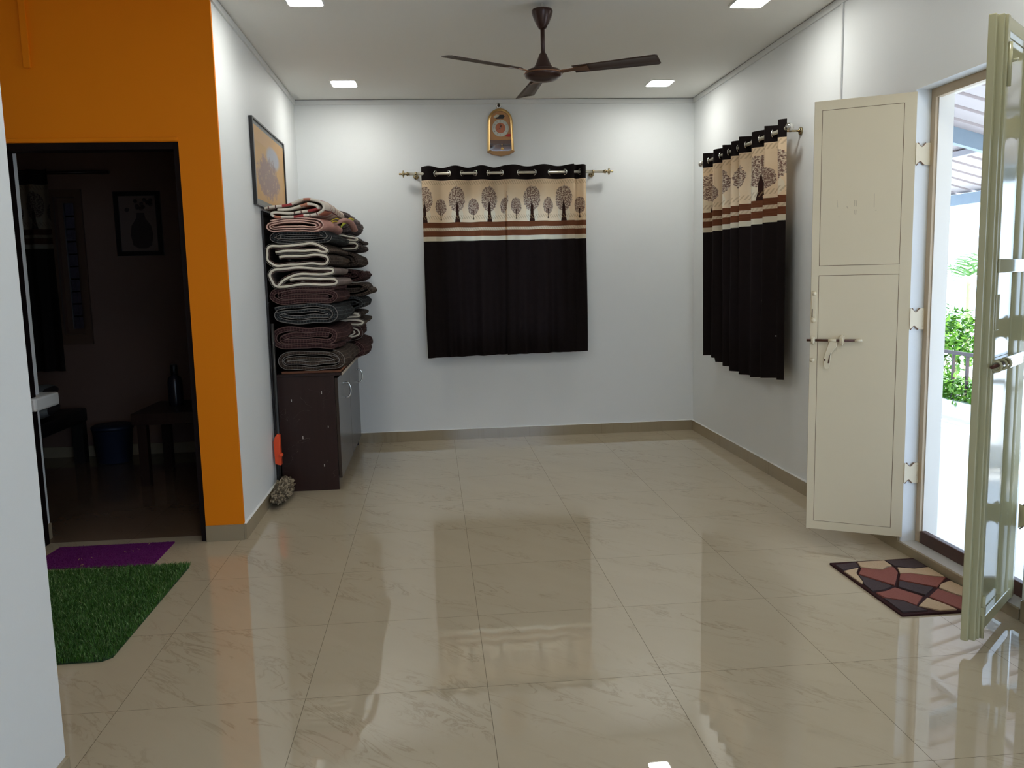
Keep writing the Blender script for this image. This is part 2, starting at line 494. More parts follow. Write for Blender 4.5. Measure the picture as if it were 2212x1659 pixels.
def curtain_mat(name, trans=0.30, period=0.262, phase=0.0, dim=1.0, spots=(), kx=1.0):
    mt, e = new_mat(name, (0.02, 0.012, 0.01), 0.75, spec=0.15)
    nt = e.nt
    uv = e.tc('UV'); u, v, _ = e.xyz(uv)    # u metres across, v metres height
    up = e.div(e.add(u, phase), period)
    fb = e.sub(e.fr(up), 0.5)                          # big tree at centre of the cell
    fs = e.sub(e.fr(e.add(up, 0.5)), 0.5)              # small one halfway
    xb = e.mul(fb, period); xs = e.mul(fs, period)
    spk = e.noise(uv, 95, 3, 0.75); spk2 = e.noise(uv, 45, 3, 0.7)
    def ell(x, zc, hw, hh):
        a = e.div(x, hw * kx); b = e.div(e.sub(v, zc), hh)
        return e.add(e.mul(a, a), e.mul(b, b))
    edge = e.add(0.55, e.mul(spk2, 0.85))
    can_b = e.lt(ell(xb, 1.985, 0.066, 0.102), edge)
    can_s = e.lt(ell(xs, 1.925, 0.044, 0.066), edge)
    # trunks
    def trunk(x, z0, z1, w0, w1):
        t = e.div(e.sub(v, z0), z1 - z0)
        hw = e.add(w0, e.mul(t, w1 - w0))
        hw = e.add(hw, e.mul(e.m('SINE', e.mul(v, 60.0)), 0.0015))
        return e.mul(e.lt(e.ab(x), hw), e.inr(v, z0, z1))
    tr_b = trunk(xb, 1.80, 1.965, 0.020, 0.004)
    tr_s = trunk(xs, 1.822, 1.90, 0.005, 0.003)
    cream = e.mix(e.noise(uv, 9, 2, 0.5), (0.80, 0.60, 0.39), (0.90, 0.72, 0.51))
    # pale halo under the big crown
    halo = e.mul(e.lt(ell(xb, 1.86, 0.048, 0.07), 1.0), 0.7)
    cream = e.mix(halo, cream, (0.82, 0.74, 0.58))
    leafc = e.mix(e.gt(spk, 0.51), (0.20, 0.115, 0.09), (0.70, 0.57, 0.43))
    col = e.mix(can_s, cream, e.mix(0.25, leafc, (0.22, 0.12, 0.09)))
    col = e.mix(can_b, col, leafc)
    col = e.mix(e.mx(tr_b, tr_s), col, (0.035, 0.014, 0.010))
    # twisted border rows
    tw = e.gt(e.m('SINE', e.add(e.mul(u, 330.0), e.mul(v, 190.0))), 0.2)
    rows = e.mx(e.inr(v, 2.098, 2.130), e.inr(v, 1.826, 1.858))
    col = e.mix(e.mul(e.mul(rows, tw), 0.45), col, (0.40, 0.26, 0.14))
    # bands
    fine = e.mul(e.gt(e.m('SINE', e.mul(v, 900.0)), 0.3), 0.25)
    brown = e.mix(fine, (0.15, 0.048, 0.02), (0.32, 0.14, 0.07))
    col = e.mix(e.inr(v, 1.760, 1.803), col, brown)
    col = e.mix(e.inr(v, 1.736, 1.760), col, e.mix(e.mul(tw, 0.4), (0.68, 0.54, 0.38), (0.42, 0.30, 0.19)))
    col = e.mix(e.inr(v, 1.690, 1.736), col, brown)
    col = e.mix(e.inr(v, 1.654, 1.690), col, (0.74, 0.66, 0.50))
    blackc = e.mix(e.noise(uv, 30, 2, 0.5), (0.0085, 0.005, 0.005), (0.014, 0.0085, 0.008))
    blk = e.mx(e.lt(v, 1.654), e.gt(v, 2.137))
    col = e.mix(blk, col, blackc)
    if spots:
        ox, oy, oz = e.xyz(e.tc())
        for a_, b_, r_ in spots:
            col = e.mix(e.mul(e.lt(e.ab(e.sub(oy, a_)), r_ * 2), e.lt(e.ab(e.sub(oz, b_)), r_)), col, (0.7, 0.68, 0.65))
    if dim < 1: col = e.mix(1.0 - dim, col, (0.01, 0.006, 0.005))  # dim mixes the dark room's gloom into the fabric colour
    nt.links.new(col, e.p.inputs['Base Color'])
    wv = e.noise(e.comb(e.mul(u, 600.0), e.mul(v, 600.0)), 1.0, 1, 0.5)
    nt.links.new(e.bump(wv, 0.15, 0.001), e.p.inputs['Normal'])
    tl = nt.nodes.new('ShaderNodeBsdfTranslucent'); nt.links.new(col, tl.inputs[0])
    ms = nt.nodes.new('ShaderNodeMixShader'); ms.inputs[0].default_value = trans
    nt.links.new(e.p.outputs[0], ms.inputs[1]); nt.links.new(tl.outputs[0], ms.inputs[2])
    out = [n for n in nt.nodes if n.type == 'OUTPUT_MATERIAL'][0]
    nt.links.new(ms.outputs[0], out.inputs[0])
    return mt
M['curtain1'] = curtain_mat('tree_print_curtain', 0.40, 0.262, 0.115)
M['curtain2'] = curtain_mat('tree_print_curtain_side', 0.30, 0.340, 0.10, kx=1.35, spots=((5.70, 1.42, .004), (5.52, 1.345, .009), (5.31, 1.335, .007), (5.19, 1.17, .005), (5.10, .95, .003)))

def curtain_panel(name, parent, mt, along, s0, s1, depth0, ztop, zbot, amp, wave, wav_lo, uv0=0.0, sag=None, axis='x', n=220, nz=60, arcuv=False):
    """along: 'x' panel in xz plane at y=depth0, 'y' panel in yz plane at x=depth0. wave(s) offset at top; wav_lo(s) at bottom"""
    bm = bmesh.new(); uvl = bm.loops.layers.uv.new('UVMap')
    grid = []; U = []
    L = 0; last = None
    for i in range(n + 1):
        s = s0 + (s1 - s0) * i / n
        row = []
        for j in range(nz + 1):
            t = j / nz
            zt = ztop(s) if callable(ztop) else ztop
            zb = zbot(s) if callable(zbot) else zbot
            z = zt + (zb - zt) * t
            k = min(1.0, t * 1.0)
            d = wave(s) * (1 - 0.65 * k) + wav_lo(s) * k
            ss = s + (0.004 * math.sin(3 * s + 4 * z)) * k
            d += 0.004 * noise.noise(Vector((s * 6, z * 3, 1.7)))
            p = (ss, depth0 + d, z) if along == 'x' else (depth0 + d, ss, z)
            row.append((bm.verts.new(p), z))
        grid.append(row)
        if arcuv and i:
            ds = (s1 - s0) / n; L += math.hypot(ds, (wave(s) - wave(s - ds)) * 0.3)
            U.append(s0 + L)
        else: U.append(s)
    for i in range(n):
        for j in range(nz):
            vs_ = (grid[i][j], grid[i + 1][j], grid[i + 1][j + 1], grid[i][j + 1])
            f = bm.faces.new([v[0] for v in vs_]); f.smooth = True
            us = (U[i], U[i + 1], U[i + 1], U[i])
            for lp, v, uu in zip(f.loops, vs_, us): lp[uvl].uv = (uu - s0 + uv0, v[1])
    return obj(name, bm, mt, parent, recalc=False)

def grommets(parent, along, pts, depth0, z, normal_sign, mt, r=0.021):
    for s, d, nd in pts:
        bm = bmesh.new()
        c = Vector((s, depth0 + d, z)) if along == 'x' else Vector((depth0 + d, s, z))
        ax = Vector(nd).normalized(); a, b = frame_axes(ax)
        ring = [c + (a * math.cos(2 * PI * k / 20) + b * math.sin(2 * PI * k / 20)) * r for k in range(20)]
        bm_tube(bm, ring, 0.0042, 8, closed=True)
        obj('grommet', bm, mt, parent)

def finial_stepped(bm, p, d):
    """turned finial; p base point on rod, d unit direction"""
    p = Vector(p); d = Vector(d)
    prof = [(0.0, 0.0125), (0.012, 0.0125), (0.016, 0.017), (0.022, 0.017), (0.026, 0.010), (0.040, 0.009), (0.046, 0.026), (0.050, 0.030), (0.054, 0.026), (0.058, 0.010), (0.070, 0.008), (0.078, 0.010), (0.083, 0.007), (0.086, 0.001)]
    bm_tube(bm, [p + d * h for h, r in prof], [r for h, r in prof], 18)

# --- back curtain (two panels on one rod)
RZ, RY = 2.190, YB - 0.098
rod = thing('curtain_rod', 'cream and brass curtain rod with disc finials across the back wall under the clock', 'curtain rod', (0.63, RY, RZ))
bm = bmesh.new(); bm_tube(bm, [(-0.15, RY, RZ), (1.42, RY, RZ)], 0.0115, 16); obj('pole', bm, M['rod_cream'], rod)
for sx, xx in ((-1, -0.15), (1, 1.42)):
    bm = bmesh.new(); finial_stepped(bm, (xx, RY, RZ), (sx, 0, 0)); obj('finial', bm, M['brass'], rod)
for xx in (-0.10, 1.34):
    bm = bmesh.new()
    bm_tube(bm, [(xx, YB - 0.001, RZ - 0.012), (xx, RY + 0.012, RZ - 0.012), (xx, RY, RZ - 0.013)], 0.006, 10)
    bm_lathe(bm, [(0.001, -0.012), (0.022, -0.011), (0.022, -0.001), (0.001, -0.001)], (xx, YB, RZ - 0.012), 'y', 18)
    bm_tube(bm, [(xx - 0.008, RY, RZ), (xx + 0.008, RY, RZ)], 0.0145, 16)
    obj('bracket', bm, M['brass'], rod)

A1 = 0.030
def lo1(s): return 0.012 * math.sin(s * 42) + 0.009 * math.sin(s * 71 + 1.3) + 0.006 * math.sin(s * 23 + .5)
cl = thing('curtain', 'left panel of the black and tree-print curtain on the back wall', 'curtain', (0.27, RY, RZ), group='back window curtain panels')
w1 = lambda s: A1 * math.cos(2 * PI * (s - 0.110) / 0.213)
curtain_panel('fabric', cl, M['curtain1'], 'x', -0.057, 0.625, RY, lambda s: 2.243 + 0.006 * math.cos(2 * PI * (s - 0.0) / 0.213), lambda s: 0.706 + 0.018 * (s + 0.05), A1, w1, lo1, uv0=0.0)
def wave_cross(c0, per, s0, s1):
    out = []
    k = -6
    while k < 12:
        s = c0 + per * (0.25 + 0.5 * k)
        if s0 + 0.015 < s < s1 - 0.012: out.append(s)
        k += 1
    return out
grommets(cl, 'x', [(s, 0.0, (1, (-1 if math.sin(2 * PI * (s - .110) / .213) > 0 else 1) * -0.9, 0)) for s in wave_cross(0.110, 0.213, -0.057, 0.625)], RY, RZ, 1, M['chrome'])
cr = thing('curtain', 'right panel of the black and tree-print curtain on the back wall', 'curtain', (0.95, RY, RZ), group='back window curtain panels')
w2 = lambda s: A1 * math.cos(2 * PI * (s - 0.793) / 0.25) if s < 1.17 else -A1 * 0.9 * math.cos(2 * PI * (s - 1.168) / 0.105)
w2b = lambda s: (A1 * math.cos(2 * PI * (s - 0.793) / 0.25)) if s < 1.18 else (0.0 + 0.032 * math.cos(2 * PI * (s - 1.205) / 0.10))
curtain_panel('fabric', cr, M['curtain1'], 'x', 0.606, 1.278, RY - 0.004, lambda s: 2.247 + 0.005 * math.cos(2 * PI * (s - 0.69) / 0.25), lambda s: 0.715 + 0.012 * (s - 0.6), A1, w2b, lambda s: lo1(s + 0.7), uv0=0.052)
grommets(cr, 'x', [(s, 0.0, (1, (-1 if math.sin(2 * PI * (s - .793) / .25) > 0 else 1) * -0.9, 0)) for s in wave_cross(0.793, 0.25, 0.606, 1.16)] + [(1.23, 0.0, (1, .9, 0))], RY, RZ, 1, M['chrome'])

# --- right wall curtain
RX = XR - 0.105
rod2 = thing('curtain_rod', 'cream curtain rod with glass ball finials on the right wall', 'curtain rod', (RX, 5.7, RZ))
bm = bmesh.new(); bm_tube(bm, [(RX, 4.93, RZ - 0.004), (RX, 6.50, RZ - 0.004)], 0.0115, 16); obj('pole', bm, M['rod_cream'], rod2)
for sy, yy in ((-1, 4.93), (1, 6.50)):
    bm = bmesh.new()
    c = Vector((RX, yy + sy * 0.03, RZ - 0.004))
    bm_tube(bm, [(RX, yy, RZ - 0.004), (RX, yy + sy * 0.012, RZ - 0.004)], 0.015, 16)
    bm_lathe(bm, [(0.025 * math.sin(PI * k / 12) + 1e-4, -0.025 * math.cos(PI * k / 12)) for k in range(13)], c, 'y', 20)
    obj('finial', bm, M['chrome'], rod2)
for yy in (4.97, 6.46):
    bm = bmesh.new()
    bm_tube(bm, [(XR - 0.001, yy, RZ - 0.016), (RX, yy, RZ - 0.016)], 0.006, 10)
    bm_lathe(bm, [(0.001, -0.012), (0.022, -0.011), (0.022, -0.001), (0.001, -0.001)], (XR, yy, RZ - 0.016), 'x', 18)
    obj('bracket', bm, M['brass'], rod2)
c2 = thing('curtain', 'black and tree-print curtain on the right wall, folded in deep pleats', 'curtain', (RX, 5.7, RZ))
PR = 0.192
def w3(s):
    q = s + 0.030 * math.sin((s - 4.9) * 7.3) + 0.012 * math.sin((s - 4.9) * 17.0)
    ph = 2 * PI * (q - 5.0) / PR
    return -0.040 * math.cos(ph + 0.5 * math.sin(ph))
def lo3(s): return 0.5 * w3(s) + 0.012 * math.sin(s * 19 + 1)
curtain_panel('fabric', c2, M['curtain2'], 'y', 4.945, 6.455, RX, lambda s: 2.238 + 0.006 * math.sin(s * 17), lambda s: 0.672 + 0.02 * math.sin(s * 5 + 2.0) + (0.03 if s > 6.1 else 0.0), 0.04, w3, lo3, uv0=0.0, n=360, arcuv=True)
_cr = [4.96 + 0.002 * k for k in range(740) if w3(4.96 + 0.002 * k) * w3(4.962 + 0.002 * k) < 0]
grommets(c2, 'y', [(yy, 0.0, ((1 if k % 2 else -1) * -0.8, 1, 0)) for k, yy in enumerate(_cr)], RX, RZ - 0.004, 1, M['chrome'])

# ------------------------------------------------------------------ windows behind the curtains
M['win_frame'] = simple('window_brown_frame', (0.10, 0.055, 0.035), 0.4)
def thin_glass(name, tint):
    mt = bpy.data.materials.new(name); mt.use_nodes = True; nt = mt.node_tree
    for n_ in list(nt.nodes):
        if n_.type != 'OUTPUT_MATERIAL': nt.nodes.remove(n_)
    o_ = nt.nodes[0]
    tr = nt.nodes.new('ShaderNodeBsdfTransparent'); tr.inputs[0].default_value = (*tint, 1)
    g_ = nt.nodes.new('ShaderNodeBsdfGlossy'); g_.inputs['Roughness'].default_value = 0.05
    fr = nt.nodes.new('ShaderNodeFresnel'); fr.inputs[0].default_value = 1.45
    mx_ = nt.nodes.new('ShaderNodeMixShader')
    nt.links.new(fr.outputs[0], mx_.inputs[0]); nt.links.new(tr.outputs[0], mx_.inputs[1]); nt.links.new(g_.outputs[0], mx_.inputs[2])
    nt.links.new(mx_.outputs[0], o_.inputs[0])
    return mt
gl = thin_glass('window_glass', (0.85, 0.88, 0.88))
M['glass'] = gl
def window(name, ax, a0, a1, z0, z1, d0, d1, bars=3, shelf=False):
    t = bpy.data.objects.new(name, None); COL.objects.link(t); t['kind'] = 'structure'; t['_w'] = 1
    def bx(bm, a, b, c, d, e_, f):
        if ax == 'x': bm_box(bm, a, b, c, d, e_, f)
        else: bm_box(bm, c, d, a, b, e_, f)
    fw = 0.04; bm = bmesh.new(); m1, m2 = d0 + 0.05, d0 + 0.09
    bx(bm, a0, a0 + fw, m1, m2, z0, z1); bx(bm, a1 - fw, a1, m1, m2, z0, z1)
    bx(bm, a0 + fw, a1 - fw, m1, m2, z0, z0 + fw); bx(bm, a0 + fw, a1 - fw, m1, m2, z1 - fw, z1)
    mid = (a0 + a1) / 2
    if a1 - a0 > 0.5: bx(bm, mid - 0.02, mid + 0.02, m1, m2, z0 + fw, z1 - fw)
    obj('window_frame', bm, M['win_frame'], t)
    bm = bmesh.new(); bx(bm, a0 + fw, a1 - fw, m1 + 0.018, m1 + 0.022, z0 + fw, z1 - fw)
    obj('window_pane', bm, M['glass'], t)
    if bars:
        bm = bmesh.new()
        for k in range(bars):
            zz = z0 + fw + (z1 - z0 - 2 * fw) * (k + 1) / (bars + 1)
            bx(bm, a0 + 0.005, a1 - 0.005, m2 + 0.008, m2 + 0.018, zz - 0.006, zz + 0.006)
        obj('window_bars', bm, M['win_frame'], t)
    return t
window('window_1', 'x', WX0, WX1, WZ0, WZ1, YB, YB + 0.19, 7)
window('window_2', 'y', RWY0, RWY1, RWZ0, RWZ1, XR, XO, 7)
tg = thin_glass('dimming_glass', (0.055, 0.056, 0.066))  # pane tint added to dim the daylight coming through
w3o = window('window_3', 'x', -2.90, -2.74, 0.985, 2.05, 6.981, 7.10, 9)
for ch in w3o.children:
    if ch.name.startswith('window_pane'): ch.data.materials[0] = tg
bm = B((-2.98, -2.90, 6.955, 6.981, 0.905, 2.11), (-2.74, -2.69, 6.955, 6.981, 0.905, 2.11), (-2.90, -2.74, 6.955, 6.981, 0.905, 0.985), (-2.90, -2.74, 6.955, 6.981, 2.05, 2.11))
struct('trim_8', bm, M['win_frame'])

# ------------------------------------------------------------------ wall clock
M['gold'] = simple('clock_gold', (0.62, 0.40, 0.16), 0.28, 0.75)
M['copper_face'] = simple('clock_copper_face', (0.50, 0.25, 0.10), 0.4, 0.25)
M['dial_white'] = simple('dial_white', (0.62, 0.62, 0.55), 0.5)
M['dial_rust'] = simple('dial_rust', (0.50, 0.16, 0.08), 0.5)
M['mirror'] = simple('mirror', (0.75, 0.75, 0.75), 0.03, 1.0)
M['black'] = simple('black_plastic', (0.012, 0.011, 0.011), 0.4)
M['red'] = simple('red_sticker', (0.55, 0.03, 0.02), 0.4)
CX_, CZ_ = 0.594, 2.520
clk = thing('wall_clock', 'arched gold wall clock with mirror base above the back curtain', 'clock', (CX_, YB, CZ_), world=False)
def arch(hw_top, hw_bot, ztop, zmid, zbot, n=18, belly=0.0, nb=8):
    pts = []
    for k in range(n + 1):
        a = PI * k / n
        pts.append((hw_top * math.cos(a), zmid + (ztop - zmid) * math.sin(a)))
    for k in range(nb + 1):
        t = k / nb
        pts.append((-hw_bot + 2 * hw_bot * t, zbot - belly * math.sin(PI * t)))
    return pts
outer = arch(0.101, 0.108, 0.188, 0.082, -0.150, belly=0.024)
inner = arch(0.083, 0.089, 0.168, 0.078, -0.140, belly=0.020)
bm = bmesh.new()
def ring_between(bm, o, i, y_o, y_i, mi=0):
    n = len(o); a = [bm.verts.new((p[0], y_o, p[1])) for p in o]; b = [bm.verts.new((p[0], y_i, p[1])) for p in i]
    for k in range(n): bm.faces.new((a[k], a[(k + 1) % n], b[(k + 1) % n], b[k])).material_index = mi
def scale2(pts, s): return [(p[0] * s, p[1] * s) for p in pts]
mid_ = [((a[0] + b[0]) / 2, (a[1] + b[1]) / 2) for a, b in zip(outer, inner)]
ring_between(bm, outer, outer, -0.001, -0.028); ring_between(bm, outer, mid_, -0.028, -0.036)
ring_between(bm, mid_, inner, -0.036, -0.030); ring_between(bm, inner, inner, -0.030, -0.012)
bm.faces.new([bm.verts.new((p[0], -0.001, p[1])) for p in outer])
obj('case', bm, M['gold'], clk)
bm = bmesh.new()
bm_prism(bm, [(-0.112, -0.148), (0.112, -0.148), (0.108, -0.158), (0.07, -0.176), (0, -0.190), (-0.07, -0.176), (-0.108, -0.158)], -0.040, -0.001, 'xz')
obj('base_moulding', bm, simple('clock_base_wood', (0.36, 0.19, 0.07), 0.35, 0.2), clk, bevel=0.003)
bm = bmesh.new(); bm_prism(bm, inner, -0.013, -0.010, 'xz'); obj('face_plate', bm, M['copper_face'], clk)
bm = bmesh.new(); bm_lathe(bm, [(0.001, -0.0190), (0.040, -0.0190), (0.0415, -0.0178), (0.0415, -0.014), (0.001, -0.014)], (0.002, 0, 0.035), 'y', 40)
obj('dial_centre', bm, M['dial_rust'], clk)
bm = bmesh.new(); bm_lathe(bm, [(0.0405, -0.0180), (0.066, -0.0180), (0.068, -0.0165), (0.068, -0.0135), (0.0405, -0.0135)], (0.002, 0, 0.035), 'y', 48)
dial = obj('dial_ring', bm, M['dial_white'], clk)
# numerals
def numeral_mesh(txt, x, z, size):
    cu = bpy.data.curves.new('numeral', 'FONT'); cu.body = txt; cu.size = size; cu.align_x = 'CENTER'; cu.align_y = 'CENTER'
    o = bpy.data.objects.new('numeral', cu); COL.objects.link(o)
    dg = bpy.context.evaluated_depsgraph_get(); me = bpy.data.meshes.new_from_object(o.evaluated_get(dg))
    bm = bmesh.new()
    v0 = [bm.verts.new((v.co.x + x, -0.0186, v.co.y + z)) for v in me.vertices]
    for p in me.polygons:
        try: bm.faces.new([v0[i] for i in p.vertices])
        except ValueError: pass
    bpy.data.objects.remove(o); bpy.data.curves.remove(cu); bpy.data.meshes.remove(me)
    obj('numeral', bm, M['black'], dial)
for k in range(1, 13):
    a = PI / 2 - 2 * PI * k / 12
    numeral_mesh(str(k), 0.002 + 0.054 * math.cos(a), 0.035 + 0.054 * math.sin(a), 0.013)
def hand(ang, L, w_, y, nm):
    bm = bmesh.new(); a = PI / 2 - math.radians(ang); d = Vector((math.cos(a), math.sin(a))); n_ = Vector((-d.y, d.x))
    c = Vector((0.002, 0.035)); pts = [c - d * 0.006 + n_ * w_, c - d * 0.006 - n_ * w_, c + d * L * 0.6 - n_ * w_ * 1.1, c + d * L, c + d * L * 0.6 + n_ * w_ * 1.1]
    bm_prism(bm, [tuple(p) for p in pts], y - 0.0008, y, 'xz'); obj(nm, bm, simple(nm + '_dark', (0.06, 0.02, 0.015), 0.4), clk)
hand(-5, 0.052, 0.0016, -0.0215, 'minute_hand'); hand(18, 0.030, 0.0024, -0.0205, 'hour_hand'); hand(243, 0.040, 0.0008, -0.0225, 'second_hand')
bm = bmesh.new(); bm_lathe(bm, [(0.001, -0.024), (0.003, -0.0235), (0.003, -0.019)], (0.002, 0, 0.035), 'y', 12); obj('centre_cap', bm, M['dial_white'], clk)
low = [(-0.0885, -0.060), (0.0885, -0.060)] + [(0.089 - 0.178 * t, -0.139 - 0.019 * math.sin(PI * t)) for t in [k / 8 for k in range(9)]]
bm = bmesh.new(); bm_prism(bm, low, -0.0165, -0.0132, 'xz')
for v in bm.verts:
    if v.co.y < -0.015: v.co.y -= 0.007 * (v.co.z + 0.158) / 0.098
obj('mirror_panel', bm, M['mirror'], clk)
bm = bmesh.new(); bm_lathe(bm, [(0.001, -0.003), (0.006, -0.003), (0.0075, 0), (0.001, 0)], (0.01, -0.018, -0.095), 'y', 16)
bm_tube(bm, [(0.012, -0.019, -0.072), (0.012, -0.019, -0.125)], 0.002, 8)
bm_lathe(bm, [(0.001, -0.004), (0.012, -0.003), (0.012, 0.0), (0.001, 0.001)], (0.012, -0.019, -0.128), 'y', 20)
obj('pendulum', bm, M['gold'], clk)
bm = bmesh.new(); bm_prism(bm, [(0.040, -0.030), (0.052, -0.016), (0.070, -0.011), (0.084, -0.013), (0.086, -0.034), (0.062, -0.036)], -0.0200, -0.0190, 'xz'); obj('sticker', bm, M['red'], clk)
bm = bmesh.new(); bm_prism(bm, [(-0.052, 0.124), (-0.03, 0.142), (-0.004, 0.140), (-0.010, 0.126), (-0.034, 0.118), (-0.046, 0.110)], -0.0160, -0.0132, 'xz'); obj('emblem', bm, simple('emblem_silver', (0.65, 0.62, 0.5), 0.2, 0.8), clk)
bm = bmesh.new(); bm_prism(bm, [(-0.004, 0.140), (0.028, 0.140), (0.040, 0.128), (0.026, 0.108), (-0.036, 0.108), (-0.034, 0.116), (-0.012, 0.124)], -0.0158, -0.0132, 'xz'); obj('emblem_shade', bm, M['black'], clk)  # plain black shape beside the silver emblem
out = thing('cable_outlet', 'small round white outlet with a dark hole above the clock', 'outlet', (0.587, YB, 2.733), world=False)
bm = bmesh.new(); bm_lathe(bm, [(0.012, -0.006), (0.014, -0.012), (0.020, -0.012), (0.022, -0.008), (0.022, 0.0)], (0, 0, 0), 'y', 24); obj('rim', bm, M['plastic_white'], out)
bm = bmesh.new(); bm_lathe(bm, [(0.001, -0.007), (0.0125, -0.006), (0.0125, -0.001), (0.001, -0.001)], (0, 0, 0), 'y', 20); obj('dark_plug', bm, simple('plug_dark', (0.06, 0.04, 0.025), 0.5), out)

# ------------------------------------------------------------------ picture on the left wall
def painting_mat():
    mt, e = new_mat('abstract_painting', (0.6, 0.3, 0.05), 0.35)
    uv = e.tc('UV'); u, v, _ = e.xyz(uv)
    n = e.noise(uv, 3.0, 5, 0.6)
    base = e.mix(n, (0.48, 0.23, 0.035), (0.55, 0.31, 0.035))
    base = e.mix(e.mul(e.gt(v, 0.8), 0.3), base, (0.62, 0.33, 0.15))
    a = e.div(e.sub(u, 0.60), 0.24); b = e.div(e.sub(v, 0.70), 0.17)
    r = e.add(e.mul(a, a), e.mul(b, b))
    glow = e.mx(0.0, e.mn(1.0, e.mul(e.sub(1.25, e.add(r, e.mul(n, 0.3))), 1.8)))
    base = e.mix(e.mul(glow, 0.9), base, (0.36, 0.40, 0.50))
    n2 = e.noise(e.comb(e.mul(u, 26.0), e.mul(v, 9.0)), 1.0, 5, 0.75)
    edge = e.mul(e.sub(e.noise(e.comb(e.mul(u, 9.0), e.mul(v, 5.0)), 1.0, 6, 0.8), 0.3), 3.0)
    a2 = e.div(e.sub(u, 0.42), 0.40); b2 = e.div(e.sub(v, 0.36), 0.33)
    crowd = e.mn(1.0, e.mx(0.0, e.mul(e.sub(1.5, e.add(e.add(e.mul(a2, a2), e.mul(b2, b2)), edge)), 3.0)))
    cc = e.mix(n2, (0.22, 0.08, 0.07), (0.16, 0.10, 0.11))
    cc = e.mix(e.gt(n2, 0.60), cc, (0.55, 0.36, 0.16))
    cc = e.mix(e.gt(n2, 0.68), cc, (0.60, 0.50, 0.45))
    col = e.mix(e.mul(crowd, 0.88), base, cc)
    e.nt.links.new(col, e.p.inputs['Base Color'])
    return mt
def quad_uv(bm, pts, mi=0):
    uvl = bm.loops.layers.uv.verify()
    f = bm.faces.new([bm.verts.new(p) for p in pts]); f.material_index = mi
    for lp, uv in zip(f.loops, ((0, 0), (1, 0), (1, 1), (0, 1))): lp[uvl].uv = uv
    return f
M['frame_black'] = simple('black_frame', (0.012, 0.011, 0.012), 0.3)
PY0, PY1, PZ0, PZ1 = 5.250, 6.345, 1.822, 2.338
px0, px1 = XL + 0.002, XL + 0.022
pic = thing('framed_painting', 'abstract yellow and purple framed painting on the white left wall', 'painting', (XL, 5.8, 2.08))
bm = B((px0, px1, PY0, PY0 + 0.024, PZ0, PZ1), (px0, px1, PY1 - 0.024, PY1, PZ0, PZ1), (px0, px1, PY0 + 0.024, PY1 - 0.024, PZ0, PZ0 + 0.010), (px0, px1, PY0 + 0.024, PY1 - 0.024, PZ1 - 0.010, PZ1))
obj('frame', bm, M['frame_black'], pic)
bm = B((px0, px1 - 0.008, PY0 + 0.024, PY1 - 0.024, PZ0 + 0.010, PZ1 - 0.010)); obj('mat_board', bm, simple('grey_mat_board', (0.22, 0.23, 0.22), 0.5), pic)
bm = bmesh.new(); xx = px1 - 0.0072
quad_uv(bm, [(xx, PY0 + 0.035, PZ0 + 0.040), (xx, PY1 - 0.035, PZ0 + 0.040), (xx, PY1 - 0.035, PZ1 - 0.036), (xx, PY0 + 0.035, PZ1 - 0.036)])
obj('canvas', bm, painting_mat(), pic, recalc=False)

# ------------------------------------------------------------------ cupboard
def wood_mat(name, c1, c2, rough=0.35, scratches=True):
    mt, e = new_mat(name, c1, rough, spec=0.3)
    v = e.tc(); x, y, z = e.xyz(v)
    g = e.noise(e.comb(e.mul(x, 30.0), e.mul(y, 30.0), e.mul(z, 2.2)), 1.6, 6, 0.6, 0.4)
    col = e.mix(g, c1, c2)
    if scratches:
        s1 = e.noise(e.comb(e.mul(x, 7.0), e.mul(y, 7.0), e.mul(z, 9.0)), 1.0, 2, 0.4, 0.8)
        ln = e.lt(e.ab(e.sub(s1, 0.5)), 0.0012)
        mask = e.gt(e.noise(v, 5.0, 2, 0.5), 0.56)
        col = e.mix(e.mul(e.mul(ln, mask), 0.35), col, (0.3, 0.25, 0.22))
        for cxx, czz, hh in ((-.93, .60, .008), (-.737, .645, .011), (-.87, .355, .010), (-.742, .165, .008), (-.705, .42, .006)):
            chip = e.mul(e.lt(e.ab(e.sub(x, cxx)), 0.0025), e.lt(e.ab(e.sub(z, czz)), hh))
            col = e.mix(e.mul(chip, e.lt(y, 5.5)), col, (0.6, 0.57, 0.52))
    e.nt.links.new(col, e.p.inputs['Base Color'])
    return mt
M['wenge'] = wood_mat('wenge_laminate', (0.018, 0.0075, 0.006), (0.036, 0.016, 0.012))
M['wenge_door'] = wood_mat('wenge_door_laminate', (0.030, 0.020, 0.015), (0.045, 0.030, 0.022), 0.22, False)
M['edge_beige'] = simple('beige_edge_trim', (0.45, 0.38, 0.28), 0.4)
cup = thing('cupboard', 'dark wenge two-door low cupboard against the left wall', 'cupboard', (-0.83, 6.23, 0))
cx0, cx1, cy0, cy1 = -1.014, -0.652, 5.49, 6.985
bm = B((cx0, cx1, cy0, cy0 + 0.018, 0, 0.752), (cx0, cx1, cy1 - 0.018, cy1, 0, 0.752), (cx0, cx0 + 0.012, cy0 + 0.018, cy1 - 0.018, 0.02, 0.752),
       (cx0 + 0.012, cx1, cy0 + 0.018, cy1 - 0.018, 0.07, 0.088), (cx0 + 0.012, cx1, cy0 + 0.018, cy1 - 0.018, 0.70, 0.718), (cx0 + 0.012, cx1, 6.23, 6.248, 0.088, 0.70))
obj('body', bm, M['wenge'], cup, bevel=0.0015)
bm = B((cx0 + 0.05, cx1 - 0.03, cy0 + 0.018, cy1 - 0.018, 0.002, 0.07)); obj('plinth', bm, M['wenge'], cup)
bm = B((cx0, -0.603, cy0 - 0.003, cy1 + 0.003, 0.7525, 0.770)); obj('top', bm, M['wenge'], cup, bevel=0.002)
